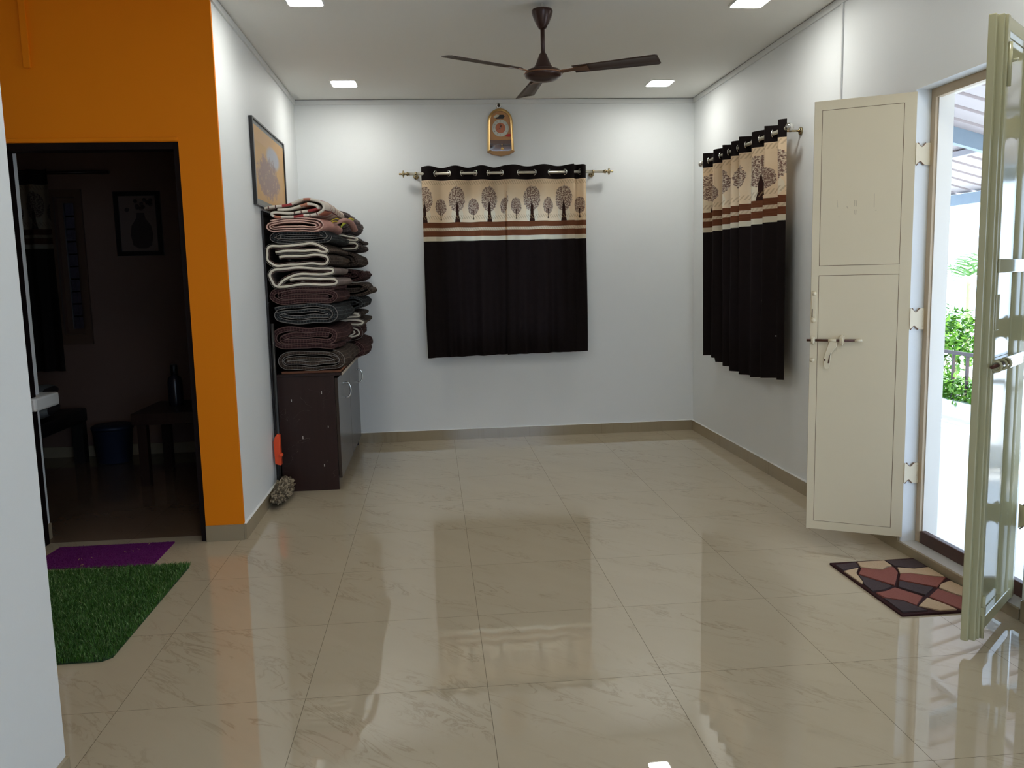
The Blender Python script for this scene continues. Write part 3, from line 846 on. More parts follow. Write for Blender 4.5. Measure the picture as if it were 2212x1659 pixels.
bm = B((-0.6028, -0.600, cy0 - 0.003, cy1 + 0.003, 0.752, 0.770)); obj('edge_strip', bm, M['edge_beige'], cup)
for (a, b), hy in (((cy0 + 0.002, 6.233), 5.94), ((6.241, cy1 - 0.002), 6.92)):
    d = obj('door', B((-0.650, -0.630, a, b, 0.078, 0.735)), M['wenge_door'], cup, bevel=0.001)
    bm = bmesh.new()
    zc = 0.600 if hy < 6.3 else 0.585
    pts = [(-0.630, hy, zc + 0.052), (-0.612, hy, zc + 0.050), (-0.598, hy, zc + 0.028), (-0.594, hy, zc), (-0.598, hy, zc - 0.028), (-0.612, hy, zc - 0.050), (-0.630, hy, zc - 0.052)]
    bm_tube(bm, catmull(pts, 5), 0.0055, 10)
    obj('handle', bm, M['chrome'], d)
ply = tag(obj('plywood_sheet', B((-0.985, -0.612, 5.515, 6.95, 0.7705, 0.785)), simple('plywood_edge', (0.30, 0.10, 0.035), 0.6)),
          'orange-brown board lying on the cupboard top under the quilts', 'board')

brd = tag(obj('tall_board', B((-1.0415, -1.0285, 5.44, 6.75, 0.0, 1.80)), simple('dark_board', (0.012, 0.010, 0.010), 0.25), bevel=0.002),
          'tall thin black board slotted between the quilt pile and the left wall', 'board')

# ------------------------------------------------------------------ quilts
def plaid_mat(name, base, line, su=0.018, sv=0.010, w_=0.14, rough=0.85, line2=None, fac=0.5):
    mt, e = new_mat(name, base, rough, spec=0.2)
    uv = e.tc('UV'); u, v, _ = e.xyz(uv)
    a = e.lt(e.fr(e.div(u, su)), w_); b = e.lt(e.fr(e.div(v, sv)), w_ * 1.4)
    n = e.noise(uv, 14, 3, 0.6)
    col = e.mix(n, base, tuple(min(1, c * 1.7 + 0.004) for c in base))
    col = e.mix(e.mul(a, fac), col, line); col = e.mix(e.mul(b, fac), col, line2 or line)
    e.nt.links.new(col, e.p.inputs['Base Color'])
    h = e.noise(uv, 45, 3, 0.6)
    e.nt.links.new(e.bump(h, 0.6, 0.004), e.p.inputs['Normal'])
    return mt
M['q_black'] = plaid_mat('black_plaid_quilt', (0.012, 0.008, 0.008), (0.16, 0.12, 0.105), 0.02, 0.014)
M['q_maroon'] = plaid_mat('maroon_plaid_quilt', (0.018, 0.006, 0.0065), (0.16, 0.08, 0.07), 0.019, 0.013)
M['q_teal'] = plaid_mat('dark_teal_plaid_quilt', (0.009, 0.009, 0.010), (0.11, 0.125, 0.125), 0.018, 0.014)
M['q_brown'] = plaid_mat('brown_plaid_quilt', (0.020, 0.013, 0.010), (0.16, 0.115, 0.085), 0.017, 0.013)
M['q_stripe'] = plaid_mat('striped_quilt', (0.020, 0.014, 0.013), (0.24, 0.19, 0.17), 0.020, 5.0, 0.22, fac=0.7)
M['q_grey'] = plaid_mat('grey_plaid_quilt', (0.055, 0.042, 0.042), (0.20, 0.16, 0.15), 0.022, 0.018, 0.2)
M['q_pink'] = plaid_mat('pink_checked_blanket', (0.33, 0.155, 0.125), (0.50, 0.30, 0.26), 0.009, 0.009, 0.3, 0.8)
M['pink_edge'] = simple('pale_pink_edge', (0.58, 0.38, 0.32), 0.8)
M['bind_white'] = simple('white_binding', (0.66, 0.60, 0.50), 0.8, bump=0.4, bscale=60)
M['stitch_pale'] = plaid_mat('pale_stitching', (0.025, 0.02, 0.02), (0.26, 0.235, 0.22), 0.011, 5.0, 0.5, fac=0.9)
M['stitch_dark'] = plaid_mat('maroon_stitching', (0.025, 0.011, 0.011), (0.17, 0.105, 0.095), 0.010, 5.0, 0.5, fac=0.85)
M['yellow'] = simple('yellow_cloth', (0.62, 0.46, 0.03), 0.7)
M['lime'] = simple('lime_cloth', (0.33, 0.45, 0.03), 0.7)
def patch_mat():
    mt, e = new_mat('white_patterned_blanket', (0.7, 0.6, 0.5), 0.8, spec=0.2)
    uv = e.tc('UV'); u, v, _ = e.xyz(uv)
    f = e.fr(e.div(e.add(u, 0.03), 0.34))
    n = e.noise(uv, 40, 3, 0.6)
    base = e.mix(n, (0.58, 0.50, 0.42), (0.70, 0.62, 0.54))
    col = e.mix(e.mul(e.inr(f, 0.00, 0.12), e.lt(v, 5.6)), base, (0.30, 0.045, 0.04))
    col = e.mix(e.mul(e.inr(f, 0.30, 0.42), e.lt(v, 5.6)), col, (0.50, 0.19, 0.12))
    col = e.mix(e.mx(e.inr(f, 0.285, 0.30), e.mx(e.inr(f, 0.60, 0.62), e.inr(f, 0.78, 0.80))), col, (0.12, 0.03, 0.03))
    fv = e.fr(e.div(v, 0.16))
    col = e.mix(e.mul(e.inr(fv, 0.55, 0.75), 0.8), col, (0.34, 0.15, 0.13))
    col = e.mix(e.mx(e.inr(fv, 0.40, 0.43), e.inr(fv, 0.80, 0.83)), col, (0.30, 0.11, 0.09))
    e.nt.links.new(col, e.p.inputs['Base Color'])
    e.nt.links.new(e.bump(n, 0.3, 0.003), e.p.inputs['Normal'])
    return mt
M['q_white'] = patch_mat()
def bindwhite_pattern():
    mt, e = new_mat('white_red_binding', (0.6, 0.55, 0.5), 0.8)
    uv = e.tc('UV'); u, v, _ = e.xyz(uv)
    f = e.fr(e.div(e.add(u, 0.02), 0.43))
    col = e.mix(e.inr(f, 0.30, 0.44), (0.62, 0.56, 0.48), (0.30, 0.035, 0.035))
    col = e.mix(e.inr(f, 0.62, 0.72), col, (0.42, 0.16, 0.10))
    col = e.mix(e.mx(e.inr(f, 0.10, 0.115), e.inr(f, 0.20, 0.215)), col, (0.10, 0.03, 0.03))
    e.nt.links.new(col, e.p.inputs['Base Color'])
    return mt
M['bind_pattern'] = bindwhite_pattern()

STITCH = (M['stitch_pale'], M['stitch_dark'])
P_A = [(.15, .63), (.5, .66), (.80, .67), (.95, .60), (1.0, .66), (.93, .80), (.72, .97), (.45, .88), (.25, .86), (.06, .90), (0, .55), (.04, .22), (.18, .03), (.45, .10), (.75, .10), (.94, .08), (1.0, .24), (.98, .40), (.85, .48), (.5, .44), (.2, .40)]
P_B = [(.12, .06), (.20, .35), (.38, .58), (.62, .62), (.90, .64), (.955, .77), (.88, .90), (.5, .95), (.28, .97), (.08, .90), (0, .62), (.02, .28), (.12, .04), (.35, .02), (.65, .06), (.93, .03), (1.0, .18), (.93, .34), (.6, .38), (.30, .36)]
P_W = [(-.20, .62), (0.02, .76), (.3, .80), (.62, .98), (.88, .88), (.97, .62), (.88, .34), (.68, .22), (.40, .28), (.12, .24), (.04, .45), (.12, .56), (.3, .46), (.60, .48), (.85, .60)]
P_W2 = [(0.10, .52), (.03, .42), (.02, .18), (.12, .04), (.35, .06), (.60, .05), (.85, .16), (.96, .36), (.99, .66), (.88, .90), (.70, .99), (.50, .86), (.25, .78), (0, .66), (-.20, .60)]
P_W3 = [(-.06, .50), (.12, .62), (.35, .72), (.60, .95), (.82, .96), (.97, .74), (.98, .42), (.86, .16), (.60, .06), (.35, .05), (.14, .04), (.05, .16), (.10, .30), (.40, .26), (.68, .30), (.84, .44), (.86, .62), (.74, .72), (.60, .62), (.35, .48), (.18, .46)]
P_S = [(.85, .60), (.5, .62), (.2, .55), (.12, .40), (.25, .28), (.6, .30), (.84, .26), (.95, .46), (.93, .72), (.82, .82), (.5, .83), (.2, .90), (.03, .72), (0, .42), (.06, .16), (.25, .04), (.6, .08), (.95, .0)]
def spiral(turns=2.2, r0=0.22, ph=0.0, n=None, wob=0.04, seed=0):
    rnd = random.Random(seed); pts = []; n = int(turns * 12)
    for i in range(n + 1):
        t = i / n; r = r0 + (1 - r0) * t; a = ph + turns * 2 * PI * t
        c, s = math.cos(a), math.sin(a)
        x = .5 + .5 * math.copysign(abs(c) ** .55, c) * (1 - .30 * (1 - t))
        z = .5 + .5 * math.copysign(abs(s) ** .75, s) * r
        pts.append((x, z + wob * (rnd.random() - .5) * (1 if 0 < i < n else 0)))
    return pts

def quilt(label, path, x0, x1, z0, z1, y0, y1, th, mat, bind=None, bind_r=None, seed=0, group='quilts on the cupboard', name='folded_quilt', ny=26, amp=0.020, bulge=0.0, skew=0.0, bindend=None, nsub=5, sq=(1, 1)):
    th_ = th
    inner = [(x0 + th / 2 + (x1 - x0 - th) * a, z0 + th / 2 + (z1 - z0 - th) * b) for a, b in path]
    C = catmull([(a, b, 0) for a, b in inner], nsub)
    P = [(c.x + 0.010 * noise.noise(Vector((c.x * 11, c.y * 22, seed * 2.3))), c.y + 0.011 * noise.noise(Vector((c.x * 10, c.y * 5, seed * 1.7 + 9)))) for c in C]; n = len(P)
    arc = [0]
    for i in range(1, n): arc.append(arc[-1] + math.hypot(P[i][0] - P[i - 1][0], P[i][1] - P[i - 1][1]))
    nr = []
    for i in range(n):
        a = P[max(i - 1, 0)]; b = P[min(i + 1, n - 1)]
        dx, dz = b[0] - a[0], b[1] - a[1]; l = math.hypot(dx, dz) or 1
        nr.append((-dz / l, dx / l))
    t = thing(name, label, 'blanket' if 'blanket' in name else 'quilt', ((x0 + x1) / 2, (y0 + y1) / 2, z0), group=group)
    def disp(x, y, z):
        q = Vector((x * 7 + seed * 3.1, y * 7, z * 9 + seed))
        k = min(1.0, (y - y0) / 0.10)
        dx = amp * (noise.noise(q) + 0.55 * noise.noise(q * 3.1) + 0.3 * noise.noise(q * 6.3)) * k * (0.35 + 0.65 * (x - x0) / (x1 - x0)) + bulge * k * max(0, (x - x0) / (x1 - x0)) ** 2
        dz = amp * 0.22 * (noise.noise(q + Vector((5, 9, 2))) + 0.5 * noise.noise(q * 3.3)) * k
        return dx + skew * (y - y0), dz
    bm = bmesh.new(); uvl = bm.loops.layers.uv.new('UVMap')
    G_ = []
    for j in range(ny + 1):
        y = y0 + (y1 - y0) * j / ny
        rowo, rowi = [], []
        for i in range(n):
            tt = th_ / 2 * (1.0 + 0.25 * noise.noise(Vector((arc[i] * 12, y * 12, seed))))
            if i == 0 or i == n - 1: tt *= 0.55
            for s, row in ((1, rowo), (-1, rowi)):
                x = P[i][0] + nr[i][0] * tt * s; z = P[i][1] + nr[i][1] * tt * s
                dx, dz = disp(x, y, z)
                row.append(bm.verts.new((max(x + dx, x0 - 0.001 if x0 < -1.0 else -9), y, z + dz)))
        G_.append((rowo, rowi))
    def face(vs_, uvs):
        f = bm.faces.new(vs_); f.smooth = True
        for lp, uv in zip(f.loops, uvs): lp[uvl].uv = uv
    for j in range(ny):
        ya, yb = y0 + (y1 - y0) * j / ny, y0 + (y1 - y0) * (j + 1) / ny
        for s in (0, 1):
            for i in range(n - 1):
                a, b = G_[j][s], G_[j + 1][s]
                face((a[i], a[i + 1], b[i + 1], b[i]), ((arc[i], ya), (arc[i + 1], ya), (arc[i + 1], yb), (arc[i], yb)))
        for i in (0, n - 1):
            face((G_[j][0][i], G_[j][1][i], G_[j + 1][1][i], G_[j + 1][0][i]), ((0, ya), (th, ya), (th, yb), (0, yb)))
    for j in (0, ny):
        for i in range(n - 1):
            a, b = G_[j]
            face((a[i], a[i + 1], b[i + 1], b[i]), ((arc[i], 0), (arc[i + 1], 0), (arc[i + 1], th), (arc[i], th)))
    obj('cloth', bm, mat, t)
    runs = []
    if bind in STITCH: runs = [(bind, 0.0020, 0.42), (bind, 0.0017, -0.42)]
    elif bind: runs = [(bind, bind_r or th / 2, 0.0)]
    if bind is not None and bind is M['bind_white']: runs.append((M['stitch_dark'], 0.0016, 0.95)); runs.append((M['stitch_pale'], 0.0014, -0.95))
    for bmat_, r, offn in runs:
        bm = bmesh.new(); uvl = bm.loops.layers.uv.new('UVMap')
        rings = bm_tube(bm, [(P[i][0] + nr[i][0] * th * offn, y0 - r * 0.2, P[i][1] + nr[i][1] * th * offn) for i in range(n)], [r * (1 + 0.18 * noise.noise(Vector((arc[i] * 25, seed, 4)))) for i in range(n)], 8, sq=sq)
        bm.faces.ensure_lookup_table()
        idx = 0
        for i in range(n - 1):
            for k in range(8):
                f = bm.faces[idx]; idx += 1
                for lp, uv in zip(f.loops, ((arc[i], k / 8), (arc[i], (k + 1) / 8), (arc[i + 1], (k + 1) / 8), (arc[i + 1], k / 8))): lp[uvl].uv = uv
        obj('edge_binding' if r > 0.004 else 'stitching', bm, bmat_, t)
    return t

QY0, QY1 = 5.46, 6.16
quilt('dark folded plaid quilt at the very bottom of the front stack, on the cupboard', spiral(2.1, .25, .4, seed=4), -1.015, -0.570, 0.786, 0.934, QY0, QY1, .040, M['q_brown'], M['stitch_pale'], .0045, seed=1, bulge=.02)
quilt('maroon folded quilt in the front stack, second from the bottom', P_S, -1.024, -0.595, 0.928, 1.090, QY0 - .01, QY1, .034, M['q_maroon'], M['stitch_dark'], .006, seed=2, bulge=.04)
quilt('dark folded quilt with pale grey stitching, third up in the front stack', spiral(1.9, .30, 3.3, seed=8), -1.026, -0.590, 1.080, 1.222, QY0, QY1, .037, M['q_teal'], M['stitch_pale'], .005, seed=3, bulge=.04)
quilt('maroon folded quilt under the white-edged ones in the front stack', [(p[0], 1 - p[1]) for p in P_S], -1.020, -0.582, 1.205, 1.336, QY0 - .005, QY1, .031, M['q_maroon'], M['stitch_dark'], .006, seed=4, bulge=.02)
quilt('black quilt with a cream edge, the lower of the two in the front stack', P_B, -1.018, -0.592, 1.325, 1.456, QY0 - .012, QY1, .014, M['q_stripe'], M['bind_white'], .0075, seed=5, bulge=.03)
quilt('black quilt with a cream edge, the upper of the two in the front stack', P_A, -1.028, -0.640, 1.448, 1.606, QY0 - .012, QY1, .014, M['q_brown'], M['bind_white'], .0075, seed=6, bulge=.06)
quilt('dark teal-black folded quilt just under the pink blanket', spiral(1.6, .35, 2.6, seed=11), -1.020, -0.615, 1.590, 1.690, QY0, QY1, .032, M['q_teal'], M['stitch_pale'], .0035, seed=7, bulge=.04)
pk = quilt('thin pink folded blanket under the white patterned one', spiral(2.9, .12, 2.9, seed=3, wob=.02), -1.026, -0.655, 1.655, 1.755, QY0 - .03, QY1 - .1, .0085, M['q_pink'], M['pink_edge'], .0034, seed=8, bulge=.05, name='folded_blanket', group='blankets on the quilt stack', amp=.008)
wh = quilt('white blanket with red and maroon patches, topmost on the front stack', P_W3, -1.000, -0.645, 1.750, 1.872, QY0 - .03, QY1 + .1, .0145, M['q_white'], M['bind_pattern'], .0085, seed=9, bulge=.03, name='folded_blanket', group='blankets on the quilt stack', amp=.008)
# yellow and lime folded corners sticking out on the right of the pink blanket
for (xa, ya, za, m_, nm) in ((-0.625, 5.52, 1.735, M['yellow'], 'yellow_hem'), (-0.565, 5.80, 1.745, M['lime'], 'lime_hem')):
    bm = bmesh.new()
    for k in range(4):
        p0 = Vector((xa - 0.03 + 0.004 * k, ya + 0.01 * k, za - 0.035 + k * 0.009))
        pts = [p0, p0 + Vector((0.02, 0.03, 0.022)), p0 + Vector((0.045, 0.08, 0.038)), p0 + Vector((0.06, 0.14, 0.034))]
        bm_tube(bm, catmull(pts, 5), [0.0045] * 16, 8, mi=k % 2)
    o = obj(nm, bm, [m_, M['q_brown'] if nm[0] == 'y' else M['yellow']], pk)
bm = bmesh.new()
bm_tube(bm, catmull([(-0.66, 5.62, 1.70), (-0.60, 5.66, 1.735), (-0.56, 5.74, 1.752), (-0.53, 5.86, 1.74), (-0.52, 6.0, 1.70)], 6), 0.022, 12, sq=(1, .6))
obj('folded_end', bm, M['q_pink'], pk)

BY0, BY1 = 6.20, 6.92
quilt('dark plaid quilt at the bottom of the back stack, behind the front one', spiral(2, .3, 1, seed=21), -1.000, -0.500, 0.786, 0.930, BY0 + .0, BY1, .030, M['q_maroon'], M['stitch_dark'], .006, seed=21, amp=.03, bulge=.01, group='quilts of the back stack')
quilt('maroon quilt of the back stack just above its bottom one', spiral(2, .3, 2, seed=22), -1.000, -0.520, 0.925, 1.035, BY0 + .02, BY1, .028, M['q_maroon'], M['bind_white'], .006, seed=22, amp=.03, group='quilts of the back stack')
quilt('cream-edged dark quilt of the back stack with an open loop of edge showing', P_B, -1.000, -0.505, 1.030, 1.135, BY0, BY1, .014, M['q_brown'], M['bind_white'], .0075, seed=23, amp=.03, group='quilts of the back stack')
quilt('dark brown quilt bulging out in the middle of the back stack', spiral(2, .3, 3, seed=24), -1.000, -0.475, 1.130, 1.245, BY0, BY1, .030, M['q_teal'], None, seed=24, amp=.03, group='quilts of the back stack')
quilt('rolled dark quilt bulging furthest right from the back stack', spiral(2, .2, 0, seed=25), -0.95, -0.420, 1.235, 1.355, BY0 + .02, BY1 - .1, .034, M['q_brown'], None, seed=25, amp=.02, group='quilts of the back stack')
quilt('dark plaid quilt resting on the bulging roll in the back stack', spiral(2, .3, 0.5, seed=26), -0.98, -0.480, 1.345, 1.450, BY0, BY1, .028, M['q_maroon'], None, seed=26, amp=.03, group='quilts of the back stack')
quilt('rumpled dark quilt in the upper part of the back stack', spiral(2, .3, 1.5, seed=27), -1.00, -0.510, 1.440, 1.565, BY0, BY1, .030, M['q_brown'], None, seed=27, amp=.03, group='quilts of the back stack')
quilt('cream-edged black quilt second from the top of the back stack', P_A, -1.00, -0.520, 1.560, 1.690, BY0 - .02, BY1, .014, M['q_black'], M['bind_white'], .0065, seed=28, amp=.02, group='quilts of the back stack')
quilt('grey checked quilt topmost on the back stack beside the white blanket', spiral(2, .3, 0, seed=29), -1.00, -0.525, 1.685, 1.878, BY0 + .08, BY1, .034, M['q_grey'], None, seed=29, amp=.02, group='quilts of the back stack')

# ------------------------------------------------------------------ mop leaning in the corner
mop = thing('mop', 'mop with shaggy brown head and orange clamp beside the cupboard', 'mop', (-1.0, 5.3, 0))
M['mop'] = mottled('mop_yarn', (0.17, 0.13, 0.08), (0.07, 0.05, 0.03), 60, 0.9)
M['mop_dark'] = simple('mop_core', (0.04, 0.03, 0.02), 0.9)
bm = bmesh.new()
c0 = Vector((-0.982, 5.245, 0.052)); rnd = random.Random(3)
ax_l = Vector((0.012, 0.985, 0.10)).normalized()
def ellp(th, ph, k=1.0):
    # along y long axis, tucked near wall
    ww = 1.0 + 0.35 * math.cos(th)
    v = Vector((0.050 * ww * math.sin(th) * math.cos(ph), 0.185 * math.cos(th), 0.047 * ww * math.sin(th) * math.sin(ph))) * k
    v.z += 0.035 * max(0, math.cos(th)) 
    v.x += 0.006 * math.cos(th)
    return c0 + v
rings = []
for i in range(1, 16):
    th = PI * i / 16
    rings.append([bm.verts.new(ellp(th, 2 * PI * k / 16, 0.9)) for k in range(16)])
for i in range(14):
    for k in range(16): bm.faces.new((rings[i][k], rings[i][(k + 1) % 16], rings[i + 1][(k + 1) % 16], rings[i + 1][k]))
bm.faces.new(rings[0]); bm.faces.new(rings[-1][::-1])
obj('mop_core', bm, M['mop_dark'], mop)
bm = bmesh.new()
for i in range(380):
    th = math.acos(rnd.uniform(-0.99, 0.99)); ph = rnd.uniform(-0.7, PI + 0.5)
    k_ = rnd.uniform(0.9, 1.12)
    dt, dp = rnd.uniform(-.16, .16), rnd.uniform(-.55, .55)
    p = ellp(th, ph, 0.88); q = ellp(th + dt, ph + dp, 1.05 * k_); q2 = ellp(th + dt * 1.8, ph + dp * 1.3, 1.10 * k_); r_ = ellp(th + dt * 2.4, ph + dp * 1.6, 0.92)
    for v in (p, q, q2, r_):
        v.z = max(v.z, 0.006); v.x = max(v.x, XL + SK + 0.006)
    bm_tube(bm, catmull([p, q, q2, r_], 3), 0.0046, 6, cap=True, mi=i % 2)
obj('mop_yarn', bm, [M['mop'], simple('mop_yarn_pale', (0.30, 0.24, 0.16), 0.9)], mop)
bm = bmesh.new()
bm_tube(bm, [(-1.008, 5.36, 0.08), (-1.008, 5.39, 0.30), (-1.008, 5.42, 1.1)], 0.010, 10)
obj('handle', bm, M['black'], mop)
bm = bmesh.new()
bm_prism(bm, [(-1.030, 0.215), (-0.992, 0.205), (-0.992, 0.400), (-1.008, 0.408), (-1.024, 0.388), (-1.034, 0.360)], 5.355, 5.398, 'xz')
obj('clamp', bm, simple('orange_plastic', (0.75, 0.07, 0.012), 0.35), mop, bevel=0.004)
bm = bmesh.new(); bm_lathe(bm, [(0.001, -0.018), (0.010, -0.016), (0.014, -0.006), (0.014, 0.012), (0.001, 0.012)], (-0.990, 5.350, 0.275), 'y', 14)
obj('clamp_knob', bm, bpy.data.materials['orange_plastic'], mop)

# ------------------------------------------------------------------ doorway on the right
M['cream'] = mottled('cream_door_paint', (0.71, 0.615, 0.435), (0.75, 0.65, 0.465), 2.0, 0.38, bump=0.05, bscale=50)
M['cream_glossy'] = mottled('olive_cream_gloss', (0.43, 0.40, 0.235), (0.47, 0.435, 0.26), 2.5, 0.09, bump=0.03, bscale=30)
M['cream_frame'] = mottled('tan_frame_paint', (0.46, 0.35, 0.22), (0.62, 0.50, 0.35), 6, 0.5)
M['rust'] = mottled('rusty_edge', (0.13, 0.055, 0.03), (0.28, 0.16, 0.09), 30, 0.7)
M['darkbrown'] = mottled('dark_sill_paint', (0.05, 0.02, 0.016), (0.09, 0.04, 0.03), 15, 0.5)
M['outer_wall'] = mottled('outer_wall_paint', (0.78, 0.74, 0.66), (0.82, 0.78, 0.70), 3, 0.7)
door = bpy.data.objects.new('door_1', None); COL.objects.link(door); door['kind'] = 'structure'; door['_w'] = 1
XF = 2.284
# frame: far post, near post, head
obj('frame_post', B((XF, XF + 0.014, DY1 - 0.034, DY1, DZ0, DZ1)), M['cream_frame'], door, bevel=0.002)
obj('frame_post', B((XF, XF + 0.014, DY0, DY0 + 0.034, DZ0, DZ1)), M['cream_frame'], door, bevel=0.002)
obj('frame_head', B((XF, XF + 0.03, DY0 + 0.034, DY1 - 0.034, DZ1 - 0.040, DZ1)), M['cream_frame'], door, bevel=0.002)
obj('frame_sill', B((XF, XF + 0.03, DY0 + 0.042, DY1 - 0.042, DZ0, DZ0 + 0.060)), M['darkbrown'], door, bevel=0.004)
struct('trim_9', B((XF + 0.014, XO + 0.01, DY1 - 0.040, DY1, DZ0, DZ1), (XF + 0.05, XO + 0.01, DY0 + 0.05, DY1 - 0.05, DZ1 - 0.03, DZ1)), M['outer_wall'])
# threshold: stone step with polished top
struct('trim_10', B((XR - 0.012, XR + 0.0, DY0, DY1 + 0.01, 0.0, DZ0 - 0.001)), M['skirting'])
struct('floor_threshold', B((XR, XO, DY0, DY1, 0.0, DZ0)), floor_mat('threshold_stone', (0.52, 0.50, 0.46), (0.58, 0.56, 0.52), (0.3, 0.25, 0.2), 0.06, False))

# hinge plates (wavy), shared helper
def hinge_plate(bm, A_, Bp, z0, h):
    """vertical plate from A_ to Bp (xy) with curved notches top and bottom"""
    A_ = Vector((*A_, 0)); Bp = Vector((*Bp, 0)); d = Bp - A_; n_ = Vector((-d.y, d.x, 0)).normalized() * 0.002
    prof = []
    K = 12
    for k in range(K + 1):
        t = k / K
        notch = 0.016 * math.exp(-((t - 0.38) / 0.20) ** 2)
        prof.append((t, z0 + h - notch))
    for k in range(K, -1, -1):
        t = k / K
        notch = 0.018 * math.exp(-((t - 0.30) / 0.22) ** 2)
        prof.append((t, z0 + notch))
    F = [bm.verts.new(A_ + d * t + n_ + Vector((0, 0, z))) for t, z in prof]
    K_ = [bm.verts.new(A_ + d * t - n_ + Vector((0, 0, z))) for t, z in prof]
    bm.faces.new(F); bm.faces.new(K_[::-1])
    for i in range(len(prof)):
        f = bm.faces.new((F[i], F[(i + 1) % len(prof)], K_[(i + 1) % len(prof)], K_[i]))
        if 2 <= (i % (K + 1)) <= 8: f.material_index = 1
    for sgn, zc_, cc in ((1, z0 + h, 0.38), (-1, z0, 0.30)):
        arc = [A_ + d * (cc - 0.24 + 0.48 * k / 8) + Vector((0, 0, zc_ - sgn * 0.018 * math.sin(PI * k / 8))) for k in range(9)]
        bm_tube(bm, arc, 0.0026, 6, mi=1)
    # rivets
    for t in (0.86,):
        for zz in (0.15, 0.38, 0.62, 0.85):
            p = A_ + d * t
            bm_lathe(bm, [(0.0035, -0.003), (0.0035, 0.003), (0.001, 0.0035)], p + Vector((0, 0, z0 + h * zz)), 'y', 8)

# --- far leaf: local frame u along leaf from free edge (0) to hinge edge (.44), n outwards to the viewer
def leaf_frame(A_, Bp):
    ang = math.atan2(Bp[1] - A_[1], Bp[0] - A_[0]); return ang
LA, LB = (1.833, 3.980), (2.2137, 3.760)
la = leaf_frame(LA, LB)
lf = thing('door_leaf', 'flat cream metal door leaf with sliding bolt, opened beside the right curtain', 'door leaf', (LA[0], LA[1], 0), la, world=False)
Z0, Z1 = 0.067, 2.145
LW = 0.4395
# local y: +y is away from camera here (leaf direction rotated); front face at y=0
obj('core', B((0.0, LW, 0.003, 0.034, Z0, Z1)), M['rust'], lf)
def panel_frame_bm():
    bm = bmesh.new(); g = 0.0022; f0, f1 = 0.0, 0.0028
    u0, u1 = 0.037, 0.387
    zz = [Z0, 0.110, 1.327, 1.376, 2.100, Z1]
    bm_box(bm, 0.001, u0 - g, f0, f1, Z0, Z1); bm_box(bm, u1 + g, LW, f0, f1, Z0, Z1)
    for a, b in ((Z0, 0.110 - g), (1.327 + g, 1.376 - g), (2.100 + g, Z1)): bm_box(bm, u0 - g, u1 + g, f0, f1, a, b)
    return bm
obj('stile_frame', panel_frame_bm(), M['cream'], lf)
obj('panel', B((0.037, 0.387, 0.0004, 0.0028, 0.110, 1.327)), M['cream'], lf)
up = obj('panel', B((0.037, 0.387, 0.0004, 0.0028, 1.376, 2.100)), M['cream'], lf)
# faint pencilled marks on the upper panel
M['mark'] = simple('faint_brown_marks', (0.56, 0.47, 0.33), 0.6)
bm = bmesh.new()
def PX(px_, py_): return (0.038 + (px_ - 1774) * 0.00207, 2.1 - (py_ - 240) * 0.002168)
def CR(cx, cy_): return PX(1740 + cx / 4.148, 200 + cy_ / 4.148)
for (a, b, w_) in (((285, 965), (292, 1030), .0012), ((372, 1025), (384, 1045), .0022), ((440, 972), (440, 1028), .0022), ((458, 978), (456, 1030), .0022),
                   ((442, 1058), (444, 1096), .0016), ((458, 1058), (454, 1096), .0012), ((444, 1098), (456, 1098), .0012), ((298, 1116), (310, 1116), .0012),
                   ((610, 925), (612, 1045), .0016), ((624, 1070), (632, 1076), .0020)):
    p = Vector(CR(*a)); q = Vector(CR(*b)); d = (q - p).normalized(); n_ = Vector((-d.y, d.x)) * w_
    bm = bmesh.new(); bm_prism(bm, [tuple(p + n_), tuple(p - n_), tuple(q - n_), tuple(q + n_)], 0.0001, 0.0008, 'xz')
    obj('drawn_mark', bm, M['mark'], up)
# sliding bolt (tower bolt) and its fittings
M['bolt_brown'] = simple('worn_brown_steel', (0.085, 0.03, 0.018), 0.45, 0.4)
bm = bmesh.new(); bm_tube(bm, [(-0.014, -0.010, 1.016), (0.218, -0.010, 1.016)], 0.0062, 12)
blt = obj('sliding_bolt', bm, M['bolt_brown'], lf)
for a_, b_ in (((0.086, -0.010, 1.016), (0.122, -0.010, 1.016)), ((0.205, -0.010, 1.014), (0.238, -0.010, 1.018))):
    bm = bmesh.new(); bm_tube(bm, [a_, b_], 0.0072, 12); obj('painted_sleeve', bm, M['cream'], blt)
for uu, wv, hh in ((0.016, 0.009, 0.018), (0.148, 0.011, 0.024)):
    bm = bmesh.new()
    pts = [(uu, 0.0, 1.016 + hh), (uu, -0.014, 1.016 + hh * 0.7), (uu, -0.020, 1.016), (uu, -0.014, 1.016 - hh * 0.7), (uu, 0.0, 1.016 - hh)]
    bm_tube(bm, catmull(pts, 4), 0.004, 8, sq=(1, 1)); 
    v = bm_box(bm, uu - wv, uu + wv, -0.018, 0.001, 1.016 - hh * .55, 1.016 + hh * .9)
    obj('bolt_bracket', bm, M['cream'], lf, bevel=0.003)
bm = bmesh.new()
bm_prism(bm, [(0.092, 1.010), (0.126, 1.008), (0.124, 0.985), (0.102, 0.955), (0.098, 0.925), (0.096, 0.895), (0.088, 0.876), (0.074, 0.876), (0.067, 0.892), (0.067, 0.925), (0.072, 0.950)], -0.014, -0.009, 'xz')
hsp = obj('hasp', bm, M['cream'], lf, bevel=0.002)
bm = bmesh.new(); bm_prism(bm, [(0.086, 0.905), (0.094, 0.905), (0.095, 0.935), (0.098, 0.955), (0.090, 0.930)], -0.0155, -0.0140, 'xz'); bm_prism(bm, [(0.069, 0.915), (0.076, 0.915), (0.076, 0.925), (0.069, 0.925)], -0.0155, -0.0140, 'xz')
obj('hasp_slot', bm, M['bolt_brown'], hsp)
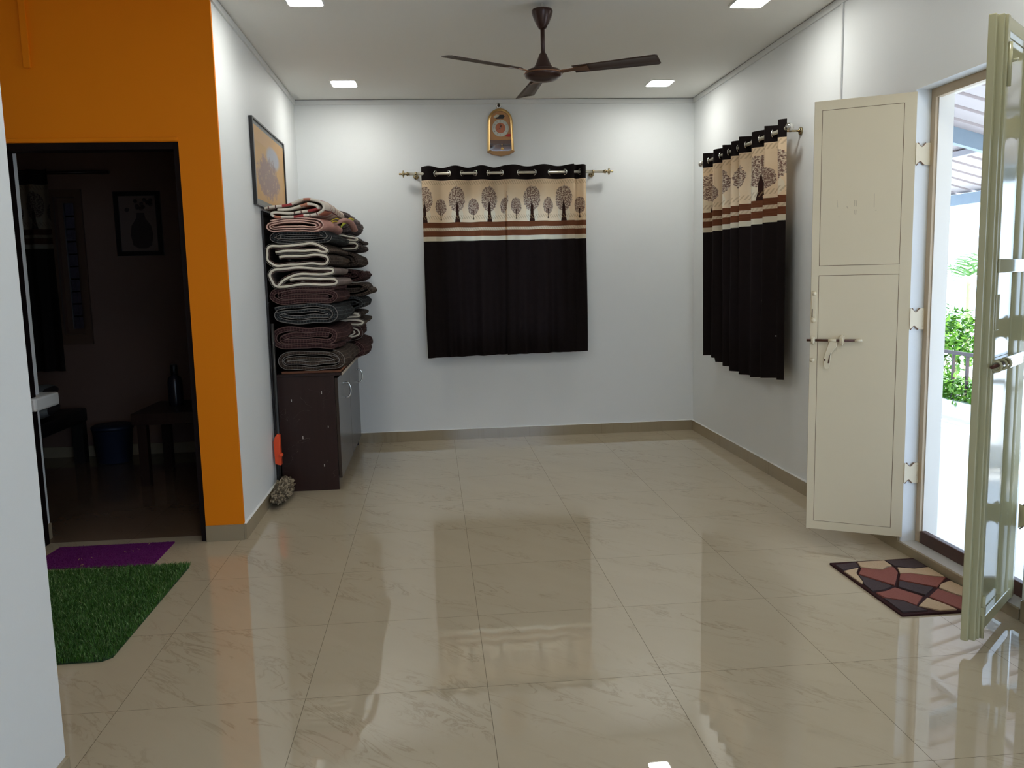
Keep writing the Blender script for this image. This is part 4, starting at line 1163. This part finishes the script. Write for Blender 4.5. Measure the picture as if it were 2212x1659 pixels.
def knob(parent, u, z, nm='screw_knob'):
    bm = bmesh.new(); bm_lathe(bm, [(0.001, -0.013), (0.006, -0.012), (0.011, -0.006), (0.012, 0.0), (0.001, 0.0)], (u, 0, z), 'y', 12)
    obj(nm, bm, M['cream'], parent)
knob(lf, 0.0165, 1.243); knob(lf, 0.0150, 1.112); knob(lf, 0.0140, 0.918)
bm = B((0.006, 0.026, -0.004, 0.0, 1.105, 1.238)); sl = obj('lock_plate', bm, M['cream'], lf, bevel=0.002)
obj('key_slot', B((0.007, 0.0115, -0.0052, -0.004, 1.128, 1.168)), M['bolt_brown'], sl)
for zz in (1.819, 1.068, 0.332):
    bm = bmesh.new()
    # plate from leaf hinge edge to frame, in leaf-local coordinates
    inv = Matrix.Rotation(-la, 4, 'Z')
    a_ = inv @ Vector((2.214 - LA[0], 3.758 - LA[1], 0)); b__ = inv @ Vector((2.286 - LA[0], 3.758 - LA[1], 0))
    hinge_plate(bm, (a_.x, a_.y), (b__.x, b__.y), zz, 0.100)
    obj('hinge_plate', bm, [M['cream'], M['rust']], lf)

# --- near leaf: seen from its inner side, ribbed tube frame
RA, RB = (1.881, 2.692), (2.254, 3.025)
ra = leaf_frame(RA, RB)
rf = thing('door_leaf', 'olive-cream metal door leaf with raised rails, cut by the photo\'s right edge', 'door leaf', (RA[0], RA[1], 0), ra, world=False)
RW = 0.50
# front (camera side) is -y; thickness runs to +y
R0, R1 = 0.055, 2.165
bm = bmesh.new()
bm_box(bm, -0.040, 0.010, 0.022, 0.046, R0 - 0.012, R1)      # outer lapping strip at the free edge
bm_box(bm, -0.016, 0.006, 0.004, 0.030, R0 - 0.014, R1)
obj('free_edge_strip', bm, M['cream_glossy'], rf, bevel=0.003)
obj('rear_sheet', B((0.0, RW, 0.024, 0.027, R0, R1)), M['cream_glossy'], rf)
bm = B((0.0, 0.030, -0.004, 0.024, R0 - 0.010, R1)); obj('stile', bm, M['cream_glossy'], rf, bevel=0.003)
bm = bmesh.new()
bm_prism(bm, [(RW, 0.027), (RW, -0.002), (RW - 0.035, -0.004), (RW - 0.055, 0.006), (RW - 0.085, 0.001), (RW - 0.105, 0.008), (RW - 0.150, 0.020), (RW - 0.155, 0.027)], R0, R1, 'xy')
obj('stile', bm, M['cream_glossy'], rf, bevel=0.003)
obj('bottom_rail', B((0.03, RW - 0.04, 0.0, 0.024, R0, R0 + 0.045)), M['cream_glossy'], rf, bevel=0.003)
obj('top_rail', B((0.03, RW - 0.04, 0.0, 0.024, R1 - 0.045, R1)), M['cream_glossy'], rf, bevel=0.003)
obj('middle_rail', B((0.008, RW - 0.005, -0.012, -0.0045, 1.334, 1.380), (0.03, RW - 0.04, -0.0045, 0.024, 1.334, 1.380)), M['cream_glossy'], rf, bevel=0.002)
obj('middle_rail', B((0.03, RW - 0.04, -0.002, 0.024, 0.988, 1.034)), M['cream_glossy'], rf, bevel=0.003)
bm = bmesh.new(); bm_tube(bm, [(-0.044, -0.014, 1.020), (0.205, -0.014, 1.020)], 0.0062, 12)
b2 = obj('sliding_bolt', bm, M['bolt_brown'], rf)
for uu in (0.010, 0.080, 0.135):
    bm = bmesh.new()
    ring = [(uu, -0.014 + 0.017 * math.cos(a), 1.018 + 0.017 * math.sin(a)) for a in [2 * PI * k / 16 for k in range(16)]]
    bm_tube(bm, ring, 0.0045, 8, closed=True)
    obj('bolt_ring', bm, M['cream_glossy'], b2)
bm = bmesh.new(); bm_tube(bm, [(0.150, -0.014, 1.020), (0.20, -0.014, 1.020)], 0.0105, 12)
obj('bolt_grip', bm, M['cream_glossy'], b2)
obj('lock_plate', B((0.002, 0.040, -0.009, -0.004, 1.140, 1.262)), M['cream_glossy'], rf, bevel=0.002)
bm = bmesh.new(); bm_tube(bm, [(0.030, -0.006, 2.02), (0.042, -0.020, 2.025), (0.060, -0.022, 2.030)], 0.005, 8)
bm_tube(bm, [(0.020, -0.008, 1.94), (0.020, -0.008, 2.08)], 0.007, 10)
obj('tower_bolt', bm, M['cream_glossy'], rf)
bm = bmesh.new(); bm_tube(bm, [(0.022, -0.008, 0.045), (0.022, -0.008, 0.20)], 0.007, 10); bm_box(bm, 0.008, 0.036, -0.014, -0.003, 0.13, 0.16)
obj('tower_bolt', bm, M['cream_glossy'], rf)
for zz in (1.819, 1.068, 0.332):
    bm = bmesh.new(); inv = Matrix.Rotation(-ra, 4, 'Z')
    a_ = inv @ Vector((2.256 - RA[0], 3.018 - RA[1], 0)); b__ = inv @ Vector((2.300 - RA[0], 2.925 - RA[1], 0))
    hinge_plate(bm, (a_.x, a_.y), (b__.x, b__.y), zz, 0.100)
    obj('hinge_plate', bm, [M['cream'], M['rust']], rf)

# ------------------------------------------------------------------ veranda outside
M['ext_floor'] = mottled('veranda_pale_tile', (0.78, 0.80, 0.80), (0.84, 0.85, 0.84), 2, 0.4)
M['sheet'] = mottled('roof_sheet', (0.40, 0.335, 0.32), (0.45, 0.38, 0.36), 5, 0.5)
M['steel_blue'] = mottled('blue_grey_steel', (0.19, 0.25, 0.30), (0.26, 0.32, 0.36), 8, 0.5)
M['steel_grey'] = mottled('grey_steel', (0.35, 0.32, 0.33), (0.42, 0.39, 0.39), 8, 0.5)
struct('floor_veranda', B((XO, 16, -4, 16, -0.10, 0.0)), M['ext_floor'])
roof = thing('veranda_roof', 'corrugated metal veranda roof on steel beams outside the door', 'roof', (2.4, 4, 2.8))
SL = 0.268
def rz(x): return 2.80 - SL * (x - 2.36)
XE = 5.15
bm = bmesh.new(); prev = None
y = -1.5
prof_y = []
while y < 9.2:
    prof_y += [(y, 0.0), (y + 0.175, 0.0), (y + 0.185, 0.045), (y + 0.230, 0.045), (y + 0.240, 0.0)]
    y += 0.25
for (yy, dz) in prof_y:
    vs_ = [bm.verts.new((2.36, yy, rz(2.36) + dz)), bm.verts.new((XE, yy, rz(XE) + dz))]
    if prev: bm.faces.new((prev[0], prev[1], vs_[1], vs_[0]))
    prev = vs_
o = obj('roof_sheet', bm, M['sheet'], roof)
s = o.modifiers.new('thick', 'SOLIDIFY'); s.thickness = 0.004
def sloped_beam(y0, y1, h, x0=2.37, x1=XE - 0.05, drop=0.0):
    bm = bmesh.new()
    vs_ = []
    for x in (x0, x1):
        for yy in (y0, y1):
            for dz in (-h - drop, -0.004 - drop): vs_.append(bm.verts.new((x, yy, rz(x) + dz)))
    for f in ((0, 1, 3, 2), (4, 6, 7, 5), (0, 2, 6, 4), (1, 5, 7, 3), (0, 4, 5, 1), (2, 3, 7, 6)): bm.faces.new([vs_[i] for i in f])
    return bm
obj('rafter', sloped_beam(6.12, 6.18, 0.12), M['steel_blue'], roof)
obj('rafter', sloped_beam(3.0, 3.06, 0.12), M['steel_blue'], roof)
for x in (3.3, 4.28):
    obj('purlin', B((x - 0.03, x + 0.03, -1.5, 9.2, rz(x) - 0.055, rz(x) - 0.012)), M['steel_grey'], roof)
obj('eave_beam', B((XE - 0.06, XE, -1.5, 9.2, rz(XE) - 0.115, rz(XE) - 0.012)), M['steel_blue'], roof)
for yy in (9.1, 1.0):
    obj('post', B((XE - 0.06, XE - 0.0, yy - 0.03, yy + 0.03, 0, rz(XE) - 0.11)), M['steel_grey'], roof)
# curb and railing
RXX = 4.70
struct('wall_curb', B((RXX - 0.06, RXX + 0.06, -3.0, 12.0, 0.0, 0.15)), M['ext_floor'])
rail = thing('railing', 'dark metal balcony railing beyond the doorway', 'railing', (RXX, 7, 0.15))
obj('top_bar', B((RXX - 0.015, RXX + 0.015, -2.9, 11.9, 0.560, 0.590)), simple('dark_rail', (0.05, 0.025, 0.022), 0.5), rail)
bm = bmesh.new()
y = -2.8
k = 0
while y < 11.9:
    bm_box(bm, RXX - 0.011, RXX + 0.011, y - 0.011, y + 0.011, 0.150, 0.560); y += 0.205
bl = obj('balusters', bm, bpy.data.materials['dark_rail'], rail)

# plants
M['leaf_l'] = mottled('fresh_leaf', (0.08, 0.24, 0.015), (0.18, 0.36, 0.04), 5, 0.5)
M['leaf_d'] = mottled('palm_leaf', (0.04, 0.14, 0.012), (0.09, 0.24, 0.02), 5, 0.5)
M['stem'] = simple('stem_green', (0.30, 0.30, 0.12), 0.7)
def leafy(bm, c, rad, n, size, seed, squash=(1, 1, 1)):
    rnd = random.Random(seed); c = Vector(c)
    for i in range(n):
        d = Vector((rnd.gauss(0, 1), rnd.gauss(0, 1), rnd.gauss(0, 1))).normalized()
        r = rad * rnd.random() ** 0.4
        p = c + Vector((d.x * r * squash[0], d.y * r * squash[1], d.z * r * squash[2]))
        if p.z < 0.02: p.z = 0.02 + rnd.random() * 0.05
        a = Vector((rnd.gauss(0, 1), rnd.gauss(0, 1), rnd.gauss(0, .6))).normalized(); x, y_ = frame_axes(a)
        L = size * rnd.uniform(.6, 1.2); W = L * 0.32
        pts = [p, p + a * L * .4 + x * W + y_ * .1 * L, p + a * L, p + a * L * .4 - x * W + y_ * .1 * L]
        f = bm.faces.new([bm.verts.new(q) for q in pts])
def bush(label, c, rad, n, size, seed, squash, cat='bush', nm='bush', mt='leaf_l'):
    t = thing(nm, label, cat, (c[0], c[1], 0))
    bm = bmesh.new(); leafy(bm, c, rad, n, size, seed, squash); obj('foliage', bm, M[mt], t, recalc=False)
    bm = bmesh.new(); rnd = random.Random(seed + 1)
    for k in range(7):
        bm_tube(bm, catmull([(c[0] + rnd.uniform(-.03, .03), c[1] + rnd.uniform(-.03, .03), 0.0), (c[0] + rnd.uniform(-.1, .1), c[1] + rnd.uniform(-.1, .1), c[2] * .5), (c[0] + rnd.uniform(-.6, .6) * rad * squash[0], c[1] + rnd.uniform(-.6, .6) * rad * squash[1], c[2])], 4), 0.006, 6)
    obj('stems', bm, M['stem'], t)
bush('green leafy bush behind the railing, at the left side of the doorway view', (5.25, 8.15, 0.62), 0.34, 900, 0.09, 5, (1, 1, 1))
bush('low creeper spilling over the curb at the foot of the railing', (4.72, 7.3, 0.24), 0.62, 1500, 0.06, 9, (0.22, 1.25, 0.22), 'plant', 'creeper')
# palm
pt = thing('palm', 'palm with long pointed fronds beyond the railing', 'palm', (5.97, 8.97, 0))
bm = bmesh.new(); bm_tube(bm, catmull([(5.97, 8.97, 0), (5.98, 8.98, .5), (5.96, 8.96, 1.18)], 6), 0.03, 10); obj('trunk', bm, simple('palm_trunk', (0.45, 0.42, 0.22), 0.8), pt)
bm = bmesh.new()
rnd = random.Random(12)
for k in range(11):
    az = 2 * PI * k / 11 + rnd.uniform(-.2, .2); el = rnd.uniform(0.15, 1.1)
    L = rnd.uniform(0.7, 1.05); base = Vector((5.96, 8.96, 1.18))
    pts = []
    for i in range(9):
        t = i / 8
        pts.append(base + Vector((math.cos(az) * L * t * math.cos(el * (1 - t * .6)), math.sin(az) * L * t * math.cos(el * (1 - t * .6)), L * t * math.sin(el) - 0.45 * L * t * t)))
    for i in range(1, 9):
        p = pts[i]; d = (pts[i] - pts[i - 1]).normalized(); side = d.cross(Vector((0, 0, 1))).normalized()
        for s_ in (-1, 1):
            ll = 0.26 * (1 - 0.55 * i / 8)
            tip = p + (side * s_ * 0.75 + d * 0.7 + Vector((0, 0, -0.12))) * ll
            w_ = d * 0.016
            f = bm.faces.new([bm.verts.new(q) for q in (p - w_, p + (tip - p) * .4 - w_ * .9, tip, p + (tip - p) * .4 + w_ * .9, p + w_)])
obj('fronds', bm, M['leaf_d'], pt, recalc=False)
# wall added to screen sky light from the dark room window; yard, ground
struct('wall_sky_screen', B((-6.5, -1.2, 9.6, 9.8, -0.1, 4.2)), mottled('sky_screen_paint', (0.28, 0.22, 0.21), (0.20, 0.17, 0.17), 1.5, 0.8))
struct('floor_yard', B((-6.5, 2.36, 7.25, 16, -0.12, -0.02)), simple('yard_concrete', (0.45, 0.42, 0.36), 0.8))
struct('floor_ground', B((-9, 16, -16, -1.85, -0.12, -0.02)), simple('ground_pale', (0.35, 0.34, 0.32), 0.8))

# ------------------------------------------------------------------ rugs
def carpet(name, c1, c2, scale=160, rough=0.95, dist=0.004):
    mt, e = new_mat(name, c1, rough, spec=0.1)
    v = e.tc(); n = e.noise(v, scale, 4, 0.7); e.nt.links.new(e.mix(n, c1, c2), e.p.inputs['Base Color'])
    e.nt.links.new(e.bump(n, 0.9, dist), e.p.inputs['Normal']); return mt
rug = thing('doormat', 'shaggy stone-pattern doormat in brown, rust and cream at the right doorway', 'doormat', (1.787, 3.02, 0), world=False)
RUGW, RUGH = 0.408, 0.612
bm = bmesh.new(); bm_prism(bm, rounded_sq(RUGW / 2, 0.004, 3, RUGH / 2), 0.0, 0.008, 'xy'); bmesh.ops.translate(bm, verts=bm.verts, vec=(RUGW / 2, RUGH / 2 - 0.006, 0))
obj('backing', bm, carpet('rug_dark_brown', (0.030, 0.010, 0.010), (0.055, 0.022, 0.022)), rug)
PAT = {
 'dark': [[(0.008, 0.565), (0.115, 0.582), (0.102, 0.522), (0.010, 0.494)], [(0.256, 0.584), (0.404, 0.583), (0.396, 0.478), (0.33, 0.465), (0.261, 0.505)], [(0.047, 0.425), (0.124, 0.278), (0.066, 0.244), (0.010, 0.234), (0.015, 0.315), (0.034, 0.369)], [(0.183, 0.337), (0.28, 0.233), (0.2, 0.162), (0.141, 0.267)], [(0.015, 0.157), (0.077, 0.119), (0.103, 0.047), (0.12, 0.011), (0.012, 0.012)]],
 'cream': [[(0.123, 0.587), (0.257, 0.588), (0.253, 0.513), (0.224, 0.506), (0.188, 0.476), (0.139, 0.496), (0.106, 0.521)], [(0.008, 0.484), (0.092, 0.514), (0.049, 0.451), (0.023, 0.338), (0.010, 0.322)], [(0.263, 0.491), (0.329, 0.463), (0.402, 0.472), (0.402, 0.346), (0.359, 0.363), (0.284, 0.413), (0.233, 0.417)], [(0.396, 0.303), (0.402, 0.249), (0.400, 0.145), (0.371, 0.077), (0.326, 0.157), (0.301, 0.234), (0.334, 0.272)], [(0.191, 0.137), (0.221, 0.064), (0.236, 0.005), (0.165, 0.004), (0.108, 0.061)]],
 'rust': [[(0.103, 0.512), (0.18, 0.466), (0.228, 0.501), (0.251, 0.497), (0.234, 0.43), (0.136, 0.284), (0.052, 0.437)], [(0.232, 0.413), (0.276, 0.41), (0.354, 0.359), (0.402, 0.338), (0.298, 0.238), (0.187, 0.344)], [(0.014, 0.218), (0.063, 0.229), (0.124, 0.262), (0.182, 0.15), (0.105, 0.065), (0.08, 0.125), (0.022, 0.164)], [(0.289, 0.224), (0.319, 0.151), (0.363, 0.064), (0.34, 0.004), (0.251, 0.004), (0.203, 0.147)]]}
rm = [carpet('rug_charcoal', (0.055, 0.038, 0.038), (0.085, 0.060, 0.058)), carpet('rug_cream', (0.46, 0.31, 0.18), (0.58, 0.43, 0.28)), carpet('rug_rust', (0.23, 0.075, 0.055), (0.30, 0.11, 0.085))]
bm = bmesh.new()
for mi, k in enumerate(('dark', 'cream', 'rust')):
    for poly in PAT[k]:
        n = len(poly); c = Vector((sum(p[0] for p in poly) / n, sum(p[1] for p in poly) / n))
        r1 = [bm.verts.new((c.x + (p[0] - c.x) * .985, c.y + (p[1] - c.y) * .985, 0.006)) for p in poly]
        r2 = [bm.verts.new((c.x + (p[0] - c.x) * .965, c.y + (p[1] - c.y) * .965, 0.013)) for p in poly]
        for i in range(n):
            f = bm.faces.new((r1[i], r1[(i + 1) % n], r2[(i + 1) % n], r2[i])); f.material_index = mi
        f = bm.faces.new(r2); f.material_index = mi
obj('pile', bm, rm, rug)

# artificial grass mat
gm = thing('grass_mat', 'green artificial grass mat on the floor in front of the dark doorway', 'mat', (-1.7, 3.56, 0))
gx0, gx1, gy0, gy1 = -2.25, -1.222, 3.060, 4.085
bm = bmesh.new(); bm_prism(bm, [(gx0, gy0), (gx1 - 0.03, gy0), (gx1, gy0 + 0.03), (gx1 + 0.003, gy1 - 0.01), (gx1 - 0.01, gy1), (gx0, gy1 + 0.05)], 0.0, 0.006, 'xy')
obj('backing', bm, simple('grass_backing', (0.012, 0.035, 0.008), 0.9), gm)
def grass(name, x0, x1, y0, y1, n, hmin, hmax, mats, parent, zb=0.005, skip=None, width=0.0011, seed=1, lean=0.5):
    rs = np.random.RandomState(seed)
    x = rs.uniform(x0, x1, n); y = rs.uniform(y0, y1, n)
    if skip is not None:
        k = ~skip(x, y); x = x[k]; y = y[k]; n = len(x)
    h = rs.uniform(hmin, hmax, n); a = rs.uniform(0, 2 * np.pi, n); l = rs.uniform(0.1, 1, n) * lean
    dx = np.cos(a) * h * l; dy = np.sin(a) * h * l
    px_ = -np.sin(a + rs.uniform(-1, 1, n)) * width; py_ = np.cos(a + rs.uniform(-1, 1, n)) * width
    V = np.zeros((n, 5, 3))
    V[:, 0] = np.stack([x - px_, y - py_, np.full(n, zb)], 1); V[:, 1] = np.stack([x + px_, y + py_, np.full(n, zb)], 1)
    V[:, 2] = np.stack([x + dx * .45 + px_ * .8, y + dy * .45 + py_ * .8, zb + h * .62], 1); V[:, 3] = np.stack([x + dx * .45 - px_ * .8, y + dy * .45 - py_ * .8, zb + h * .62], 1)
    V[:, 4] = np.stack([x + dx * 1.3, y + dy * 1.3, zb + h * .95], 1)
    me = bpy.data.meshes.new(name)
    verts = V.reshape(-1, 3); idx = np.arange(n)[:, None] * 5
    quads = (idx + np.array([0, 1, 2, 3])).reshape(-1); tris = (idx + np.array([3, 2, 4])).reshape(-1)
    me.vertices.add(len(verts)); me.vertices.foreach_set('co', verts.reshape(-1))
    me.loops.add(len(quads) + len(tris)); me.loops.foreach_set('vertex_index', np.concatenate([quads, tris]))
    me.polygons.add(2 * n)
    me.polygons.foreach_set('loop_start', np.concatenate([np.arange(n) * 4, 4 * n + np.arange(n) * 3]))
    me.polygons.foreach_set('loop_total', np.concatenate([np.full(n, 4), np.full(n, 3)]))
    mi = rs.choice(len(mats), n, p=[.62, .30, .08][:len(mats)] if len(mats) == 3 else None)
    me.polygons.foreach_set('material_index', np.concatenate([mi, mi]))
    me.update(calc_edges=True); me.validate()
    for mt in mats: me.materials.append(mt)
    o = bpy.data.objects.new(name, me); COL.objects.link(o); o.parent = parent
    o.matrix_parent_inverse = Matrix.Translation(-parent.location)
    return o
gmats = [simple('grass_dark', (0.026, 0.105, 0.006), 0.55), simple('grass_mid', (0.055, 0.175, 0.012), 0.5), simple('grass_light', (0.28, 0.40, 0.16), 0.45)]
g = grass('grass_pile', gx0, gx1 + 0.004, gy0 - 0.004, gy1 + 0.012, 70000, 0.012, 0.026, gmats, gm, skip=lambda x, y: (x - gx1 + 0.03 > (y - gy0 + 0.008)) & (x > gx1 - 0.03), lean=0.8)
g['kind'] = 'stuff'
# purple mat
pm = thing('purple_mat', 'flat purple mat on the floor at the threshold of the dark doorway', 'mat', (-1.8, 4.31, 0))
M['purple'] = carpet('purple_felt', (0.085, 0.006, 0.085), (0.15, 0.015, 0.14), 90)
bm = bmesh.new(); bm_prism(bm, [(-2.02, 4.150), (-1.406, 4.128), (-1.409, 4.493), (-1.995, 4.492)], 0.0, 0.007, 'xy'); obj('felt', bm, M['purple'], pm, bevel=0.002)
pmats = [M['purple'], simple('purple_fibre', (0.16, 0.02, 0.15), 0.8)]
g2 = grass('felt_pile', -1.99, -1.408, 4.142, 4.49, 9000, 0.003, 0.006, pmats, pm, zb=0.0065, seed=4, width=0.0008)
g2['kind'] = 'stuff'
rnd = random.Random(5); mstraw = simple('straw_thread', (0.55, 0.40, 0.15), 0.8)
for (x, y) in ((-1.80, 4.24), (-1.785, 4.245), (-1.74, 4.26), (-1.60, 4.33), (-1.57, 4.34), (-1.55, 4.37), (-1.76, 4.16), (-1.53, 4.45)):
    bm = bmesh.new(); a = rnd.uniform(0, 3); bm_tube(bm, [(x, y, 0.012), (x + 0.014 * math.cos(a), y + 0.02 * math.sin(a), 0.013)], 0.0011, 5)
    obj('stray_thread', bm, mstraw, pm)

# ------------------------------------------------------------------ left doorway and dark room
M['doorwood'] = simple('dark_door_frame', (0.006, 0.002, 0.002), 0.7, spec=0.15)
df = bpy.data.objects.new('door_2', None); COL.objects.link(df); df['kind'] = 'structure'; df['_w'] = 1
obj('frame_post', B((OXW - 0.028, OXW - 0.0003, YO + 0.006, YO + 0.10, 0, DOT)), M['doorwood'], df, bevel=0.002)
obj('frame_post', B((DXL, DXL + 0.045, YO + 0.006, YO + 0.10, 0, DOT)), M['doorwood'], df, bevel=0.002)
obj('frame_head', B((DXL + 0.045, OXW - 0.028, YO + 0.006, YO + 0.10, DOT - 0.036, DOT)), M['doorwood'], df, bevel=0.002)
# proud plaster lip above the frame
struct('trim_11', B((DXL, OXW - 0.0, YO - 0.008, YO, DOT + 0.002, DOT + 0.022)), M['orange'], bevel=0.003)
# half wall end with a stone slab, left inside the doorway
struct('wall_stub', B((-2.9, -2.125, 4.614, 4.696, 0, 0.72), (-2.9, -2.117, 4.614, 4.696, 0.795, 2.06)), M['wall'])
struct('baseboard_stub', B((-2.125, -2.118, 4.612, 4.698, 0, 0.085)), M['skirting'])
tag(obj('counter_slab', B((-2.9, -2.058, 4.52, 4.80, 0.722, 0.794)), mottled('white_stone', (0.72, 0.71, 0.68), (0.78, 0.77, 0.74), 4, 0.3), bevel=0.012),
    'thick white stone slab end projecting at the left side of the dark doorway', 'counter')

# framed print on the far wall
fp = thing('framed_print', 'dim vase-of-flowers picture in a dark frame inside the dark room', 'picture', (-2.275, 6.98, 1.84))
fx0, fx1, fz0, fz1 = -2.450, -2.100, 1.589, 2.085
obj('frame', B((fx0, fx0 + .035, 6.955, 6.980, fz0, fz1), (fx1 - .035, fx1, 6.955, 6.980, fz0, fz1), (fx0 + .035, fx1 - .035, 6.955, 6.980, fz0, fz0 + .035), (fx0 + .035, fx1 - .035, 6.955, 6.980, fz1 - .035, fz1)), M['frame_black'], fp)
obj('print', B((fx0 + .035, fx1 - .035, 6.968, 6.979, fz0 + .035, fz1 - .035)), mottled('print_ground', (0.15, 0.10, 0.085), (0.18, 0.125, 0.105), 8, 0.5), fp)
bm = bmesh.new()
vc = (-2.255, 1.60)
vprof = [(0.028, .30), (0.034, .26), (0.075, .20), (0.085, .13), (0.07, .05), (0.03, .025)]
bm_prism(bm, [(vc[0] + r, vc[1] + h + .02) for r, h in vprof] + [(vc[0] - r, vc[1] + h + .02) for r, h in vprof[::-1]], 6.9655, 6.968, 'xz')
rnd = random.Random(2)
for k in range(13):
    x = vc[0] + rnd.uniform(-.11, .09); z = 1.60 + rnd.uniform(.34, .42)
    bm_lathe(bm, [(0.001, -0.002), (0.016, -0.0018), (0.016, 0)], (x, 6.968, z), 'y', 7)
obj('vase_motif', bm, simple('print_dark', (0.035, 0.018, 0.016), 0.6), fp)

# dark room curtain
rod3 = thing('curtain_rod', 'short dark curtain rod on the far wall of the dark room', 'curtain rod', (-2.8, 6.88, 2.225))
bm = bmesh.new(); bm_tube(bm, [(-3.30, 6.88, 2.225), (-2.435, 6.88, 2.225)], 0.013, 12); obj('pole', bm, M['wenge'], rod3)
bm = bmesh.new(); bm_tube(bm, [(-2.52, 6.88, 2.222), (-2.52, 6.98, 2.222)], 0.007, 8); obj('bracket', bm, M['wenge'], rod3)
c3 = thing('curtain', 'printed curtain, colours dimmed for the gloom, half covering the window of the dark room', 'curtain', (-3.05, 6.88, 2.22))
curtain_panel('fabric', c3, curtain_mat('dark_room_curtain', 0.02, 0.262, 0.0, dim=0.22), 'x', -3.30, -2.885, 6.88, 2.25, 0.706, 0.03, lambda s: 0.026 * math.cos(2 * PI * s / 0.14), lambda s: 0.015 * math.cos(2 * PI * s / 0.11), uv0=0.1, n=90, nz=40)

# table with bottle
tb = thing('side_table', 'dark square-legged side table at the right of the dark room', 'table', (-1.70, 6.2, 0))
obj('tabletop', B((-2.045, -1.262, 5.80, 6.42, 0.425, 0.505)), M['wenge'], tb, bevel=0.004)
for (x, y) in ((-1.99, 5.86), (-1.99, 6.36), (-1.32, 5.86), (-1.32, 6.36)):
    obj('leg', B((x - .03, x + .03, y - .03, y + .03, 0, 0.425)), M['wenge'], tb)
bt = thing('bottle', 'dark tall bottle standing on the side table in the dark room', 'bottle', (-1.845, 6.15, 0.505), world=False)
bm = bmesh.new(); bm_lathe(bm, [(0.001, 0), (0.048, 0.002), (0.050, 0.02), (0.050, 0.17), (0.044, 0.20), (0.024, 0.215), (0.022, 0.225)], seg=24); obj('body', bm, simple('bottle_dark', (0.02, 0.02, 0.035), 0.25), bt)
bm = bmesh.new(); bm_lathe(bm, [(0.023, 0.225), (0.025, 0.228), (0.025, 0.285), (0.022, 0.29), (0.001, 0.29)], seg=20); obj('cap', bm, M['black'], bt)
# bucket
bk = thing('bucket', 'dark blue lidded bucket on the floor of the dark room', 'bucket', (-2.51, 6.72, 0), world=False)
bm = bmesh.new(); bm_lathe(bm, [(0.001, 0), (0.12, 0), (0.125, 0.01), (0.145, 0.255), (0.150, 0.26)], seg=32); obj('body', bm, simple('bucket_blue', (0.010, 0.018, 0.042), 0.5), bk)
bm = bmesh.new(); bm_lathe(bm, [(0.152, 0.26), (0.154, 0.28), (0.14, 0.292), (0.001, 0.295)], seg=32); obj('lid', bm, bpy.data.materials['bucket_blue'], bk)
# low bed / bench with red bundle and striped pillow stack
bed = thing('low_bench', 'low black bench with bedding at the left of the dark room', 'bench', (-3.2, 6.3, 0))
obj('seat', B((-3.75, -2.72, 5.95, 6.80, 0.32, 0.42)), M['black'], bed, bevel=0.01)
for (x, y) in ((-3.70, 6.0), (-3.70, 6.75), (-2.77, 6.0), (-2.77, 6.75)):
    obj('leg', B((x - .04, x + .04, y - .04, y + .04, 0, 0.32)), M['black'], bed)
obj('front_board', B((-3.75, -2.72, 5.93, 5.95, 0.06, 0.40)), M['black'], bed)
def cushion(label, c, s, mt, rot, grp, nm='pillow'):
    bm = bmesh.new()
    bmesh.ops.create_icosphere(bm, subdivisions=4, radius=1.0)
    for v in bm.verts:
        x, y, z = v.co
        e_ = 0.45
        x, y = [math.copysign(abs(t) ** e_, t) for t in (x, y)]
        zz = z * (1 - 0.35 * max(abs(x), abs(y)) ** 4)
        v.co = (x * s[0], y * s[1], zz * s[2])
    o = obj(nm, bm, mt, smooth=True); o.location = c; o.rotation_euler = rot
    tag(o, label, 'pillow', grp); return o
def striped(name):
    mt, e = new_mat(name, (0.1, 0.1, 0.1), 0.8); x, y, z = e.xyz(e.tc())
    e.nt.links.new(e.mix(e.gt(e.fr(e.mul(x, 7.0)), 0.5), (0.04, 0.03, 0.03), (0.24, 0.26, 0.25)), e.p.inputs['Base Color']); return mt
ms = striped('striped_ticking')
cushion('dark pillow with grey stripes, lower of two on the bench in the dark room', (-2.87, 6.22, 0.485), (0.17, 0.20, 0.055), ms, (0, -0.10, 0.2), 'striped pillows on the bench')
cushion('dark pillow with grey stripes, upper of two on the bench in the dark room', (-2.88, 6.24, 0.60), (0.165, 0.19, 0.055), ms, (0, -0.16, 0.1), 'striped pillows on the bench')
mr = mottled('dark_red_cloth', (0.13, 0.02, 0.018), (0.08, 0.015, 0.014), 9, 0.9)
bm = bmesh.new(); bmesh.ops.create_icosphere(bm, subdivisions=4, radius=1)
for v in bm.verts:
    d = 1 + 0.22 * noise.noise(v.co * 1.9); v.co = Vector((v.co.x * 0.22, v.co.y * 0.2, v.co.z * 0.13)) * d
o = obj('cloth_bundle', bm, mr, smooth=True); o.location = (-3.30, 6.3, 0.575); tag(o, 'dark red cloth bundle on the bench in the dark room', 'cloth')
